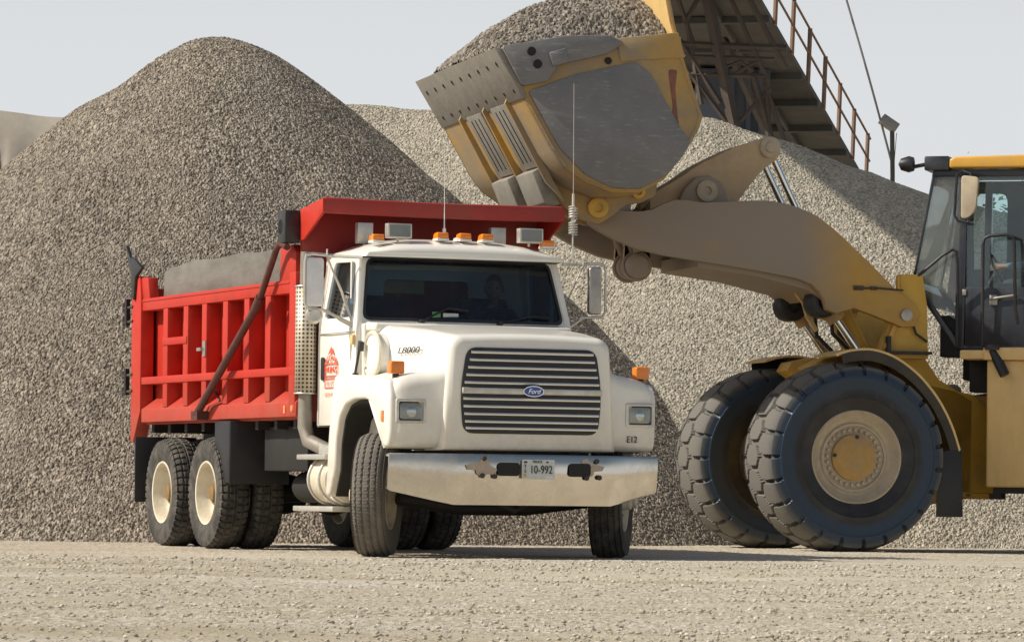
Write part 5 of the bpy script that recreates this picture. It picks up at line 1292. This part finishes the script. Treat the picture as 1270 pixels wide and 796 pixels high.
    for j in range(9):
        row = []
        for i in range(24):
            az = 2 * math.pi * i / 24; low = .55 - .95 * (1 - math.cos(az)) / 2; el = low + (math.pi / 2 - low) * j / 8 * .999; row.append(hv(az, el, 1.035))
        rows.append(row)
    hb.loft(rows); h = hb.build('hair', M['hair'], o, sharp=80)
    eb = MB(hr)
    for sg in (-1, 1): eb.lathe([(0, -.012), (.008, -.009), (.012, 0), (.008, .009), (0, .012)], 12, c=(.083, sg * .03, .006), axis='x')
    eb.build('eyes', M['ink'], o)
    o.matrix_world = mx; tag(o, label, 'person'); return o
TM = Matrix.Translation(truck.location) @ Matrix.Rotation(TA, 4, 'Z')
person('person', TM @ Matrix.Translation((-1.06, .50, 1.56)), 'driver in a dark shirt at the wheel behind the truck windscreen', M['shirtd'], ((.32, .17, .42), (.32, -.17, .42)), look=R(-25))
LM = Matrix.Translation(L0) @ Matrix.Rotation(math.pi + LB, 4, 'Z') @ RM
person('person', LM @ Matrix.Translation((-.72, .02, 2.62)), 'operator in a light blue shirt sitting inside the yellow loader cab', M['shirt'], ((.50, .17, .30), (.50, -.17, .30)), look=R(10))

# ------------------------------------------------------------------ stacking conveyor behind the crest
CA = Vector((6.40, 90.0, 9.70)); CD = Vector((-1.58, -6.5, 1.23))         # walkway edge line
cu = CD.normalized(); cs = Vector((-CD.y, CD.x, 0)).normalized() * -1      # cs points to the left in the picture
if cs.x > 0: cs = -cs
cn = cu.cross(cs).normalized(); cn = cn if cn.z > 0 else -cn
conv = empty('conveyor', (CA.x, CA.y, 0)); tag(conv, 'dusty grey inclined conveyor gallery on rusty legs high behind the gravel piles', 'conveyor')
CO = Vector((CA.x, CA.y, 0))
def cpt(t, a, h): return tuple(CA + cu * t + cs * a + cn * h - CO)     # along, left, up
def cbox(b, t0, t1, a0, a1, h0, h1):
    vs = [cpt(t, a, h) for t in (t0, t1) for a in (a0, a1) for h in (h0, h1)]
    b._add(vs, [(0, 1, 3, 2), (4, 6, 7, 5), (0, 4, 5, 1), (2, 3, 7, 6), (0, 2, 6, 4), (1, 5, 7, 3)])
b = MB(); cbox(b, -14, 30, 0, .95, -.12, 0); b.build('walkway', M['galv'], conv)
for k, t in enumerate(np.arange(-14, 30, 2.1)):
    b = MB(); cbox(b, t, t + .12, -.03, 3.0, -.26, -.122); b.build('cross_beam', M['galv'], conv)
b = MB(); cbox(b, -14, 30, 1.0, 2.6, -.10, .35); cbox(b, -14, 30, .96, 1.04, -.25, .05); cbox(b, -14, 30, 2.56, 2.64, -.25, .05); b.build('belt_trough', M['galv'], conv)
rr_ = MB()
for h in (.55, 1.1): rr_.tube([cpt(-9, -.02, h), cpt(30, -.02, h)], .03, 6)
rr_.build('handrail', M['rail'], conv)
for t in np.arange(-8.6, 30, 2.15):
    b = MB(); b.tube([cpt(t, -.02, -.1), cpt(t, -.02, 1.12)], .05, 8); b.build('rail_post', M['rail'], conv)
b = MB(); b.box(-4.5 - CO.x, -2.2 - CO.x, 48.2 - CO.y, 51.6 - CO.y, 12.1, 15.8); b.build('added_shadow_box', M['galv'], conv, .05)  # unseen box added above the piles to cast a shadow on the pale one
# leg bents and bracing
def beam(b, p, q, r=.09): b.tube([p, q], r, 4)
def wp(px, py, Y):       # world point under a picture position at depth Y (layout helper)
    dx, dy = px - 635, py - 398; c_, s_ = math.cos(.0115), math.sin(.0115)
    u, v = 635 + dx * c_ + dy * s_, 398 + dy * c_ - dx * s_
    return Vector(((u - 635) / 5100 * Y, Y, CAMH + (612 - v) / 5100 * Y))
Yt = 84.0
def cl(px, py, Y=Yt): return tuple(wp(px, py, Y) - CO)
b = MB(); b.tube([cl(868, -60), cl(880, 10), cl(912, 165), cl(940, 320)], .125, 4); b.build('trestle_leg', M['trestle'], conv)
b = MB(); b.tube([cl(868, -60, 87), cl(885, 20, 87), cl(955, 175, 87), cl(1000, 320, 87)], .09, 4); b.build('trestle_leg', M['trestle'], conv)
for (p, q, r) in (((846, 55), (975, 60), .07), ((846, 70), (960, 74), .05), ((850, 92), (950, 95), .05), ((843, 50), (893, 128), .06), ((843, 75), (900, 150), .05), ((860, 98), (930, 72), .035), ((905, 68), (935, 88), .035), ((905, 95), (940, 76), .035), ((848, 30), (868, -5), .05), ((930, 0), (975, 85), .06), ((905, -5), (950, 95), .05), ((918, 150), (955, 110), .05), ((951, 98), (953, 175), .06), ((850, 20), (870, 130), .05), ((838, -10), (862, 60), .05), ((948, 105), (975, 180), .05), ((935, 95), (960, 185), .07)):
    b = MB(); b.tube([cl(*p), cl(*q)], r, 4); b.build('trestle_brace', M['trestle'], conv)
b = MB(); p0 = cl(840, 30, 92); p1 = cl(905, -40, 92)
b.prism([(cl(835, -60, 91)[0], cl(835, -60, 91)[2]), (cl(915, -60, 91)[0], cl(915, -60, 91)[2]), (cl(915, 45, 91)[0], cl(915, 45, 91)[2]), (cl(880, 33, 91)[0], cl(840, 33, 91)[2]), (cl(835, 10, 91)[0], cl(835, 10, 91)[2])], 89 - CO.y, 92 - CO.y)
b.build('head_housing', M['shed'], conv)
b = MB(); x0, _, z0 = cl(862, 172, 90); x1, _, z1 = cl(952, 92, 90); b.box(x0, x1, 89 - CO.y, 92 - CO.y, -CO.z, z1)
for px in (905, 925, 940): xx = cl(px, 100, 90)[0]; b.box(xx - .05, xx + .05, 88.9 - CO.y, 89 - CO.y, -CO.z, z1)
b.build('machinery_housing', M['shed'], conv)
# ground legs that carry the gallery
for t in (-12,):
    for a in (.1, 2.5):
        p = Vector(cpt(t, a, -.2)); b = MB(); b.tube([tuple(p), (p.x, p.y, 0)], .12, 6); b.build('ground_leg', M['trestle'], conv)

# cable and floodlight mast on the crest
b = MB(); a0 = wp(1048, -6, 80); a1 = wp(1109, 212, 80)
mast = empty('light_mast', tuple(Vector((a1.x, a1.y, 0)))); tag(mast, 'slim grey mast with a tilted floodlight standing behind the pale pile crest', 'light mast')
MO = Vector((a1.x, a1.y, 0))
pA, pB = wp(1107, 218, 80) - MO, wp(1106.5, 163, 80) - MO
b = MB(); b.tube([(pA.x, 0, 0), tuple(pA), tuple(pB)], .045, 8); b.build('pole', M['galv'], mast)
h0, h1 = wp(1093, 147, 80) - MO, wp(1112, 160, 80) - MO
b = MB(); d_ = (h1 - h0).normalized(); u_ = Vector((-d_.z, 0, d_.x)) * .09
b.prism([((h0 + u_).x, (h0 + u_).z), ((h1 + u_).x, (h1 + u_).z), ((h1 - u_).x, (h1 - u_).z), ((h0 - u_).x, (h0 - u_).z)], -.22, .22); b.build('lamp_head', M['wear'], mast, .015)
b = MB(); q0, q1 = wp(1112, 165, 80) - MO, wp(1108, 214, 80) - MO; b.tube([tuple(q0), tuple(q1)], .008, 5); b.build('lamp_wire', M['wear'], mast)
b = MB(); pts = [wp(1048 + (1108 - 1048) * t, -6 + 216 * t + 10 * math.sin(math.pi * t) * -.4, 80) for t in np.linspace(0, 1, 12)]; b.tube([tuple(p) for p in [wp(985, -250, 80)] + pts], .022, 6)
cb = b.build('cable', M['wear'], None); tag(cb, 'thin dark cable running down the sky to the floodlight mast', 'cable')

# ------------------------------------------------------------------ trees far behind the cab
def tree(x, y, h, seed, label):
    rng = np.random.default_rng(seed); t = empty('tree', (x, y, 0)); tag(t, label, 'tree')
    b = MB(); b.tube([(0, 0, -.2), (.05, 0, h * .4), (-.05, .05, h * .8)], [.16, .12, .05], 8)
    for k in range(6):
        a = rng.random() * 6.28; z = h * (.35 + .4 * rng.random()); b.tube([(0, 0, z), (math.cos(a) * h * .2, math.sin(a) * h * .2, z + h * .16)], [.06, .02], 6)
    b.build('trunk', M['bark'], t)
    n = 5200; cl_ = rng.normal(size=(46, 3)); cl_ /= np.linalg.norm(cl_, axis=1)[:, None]; cl_ *= (.35 + .65 * rng.random((46, 1))) * np.array([h * .34, h * .34, h * .36]); cl_[:, 2] += h * .66
    c = cl_[rng.integers(0, 46, n)] + rng.normal(size=(n, 3)) * h * .055
    a = rng.normal(size=(n, 3)); a /= np.linalg.norm(a, axis=1)[:, None]; v = np.cross(a, rng.normal(size=(n, 3))); v /= np.linalg.norm(v, axis=1)[:, None]
    s = .05 + .05 * rng.random((n, 1)); P = np.stack([c - a * s, c + v * s * .6, c + a * s, c - v * s * .6], 1).reshape(-1, 3)
    rawmesh('crown', P, np.arange(n * 4).reshape(-1, 4), M['leaf'], t)
tree(11.2, 92, 7.85, 1, 'leafy green tree just showing over the yellow cab roof')
tree(14.0, 96, 8.3, 2, 'bushy green tree at the right edge behind the loader cab')
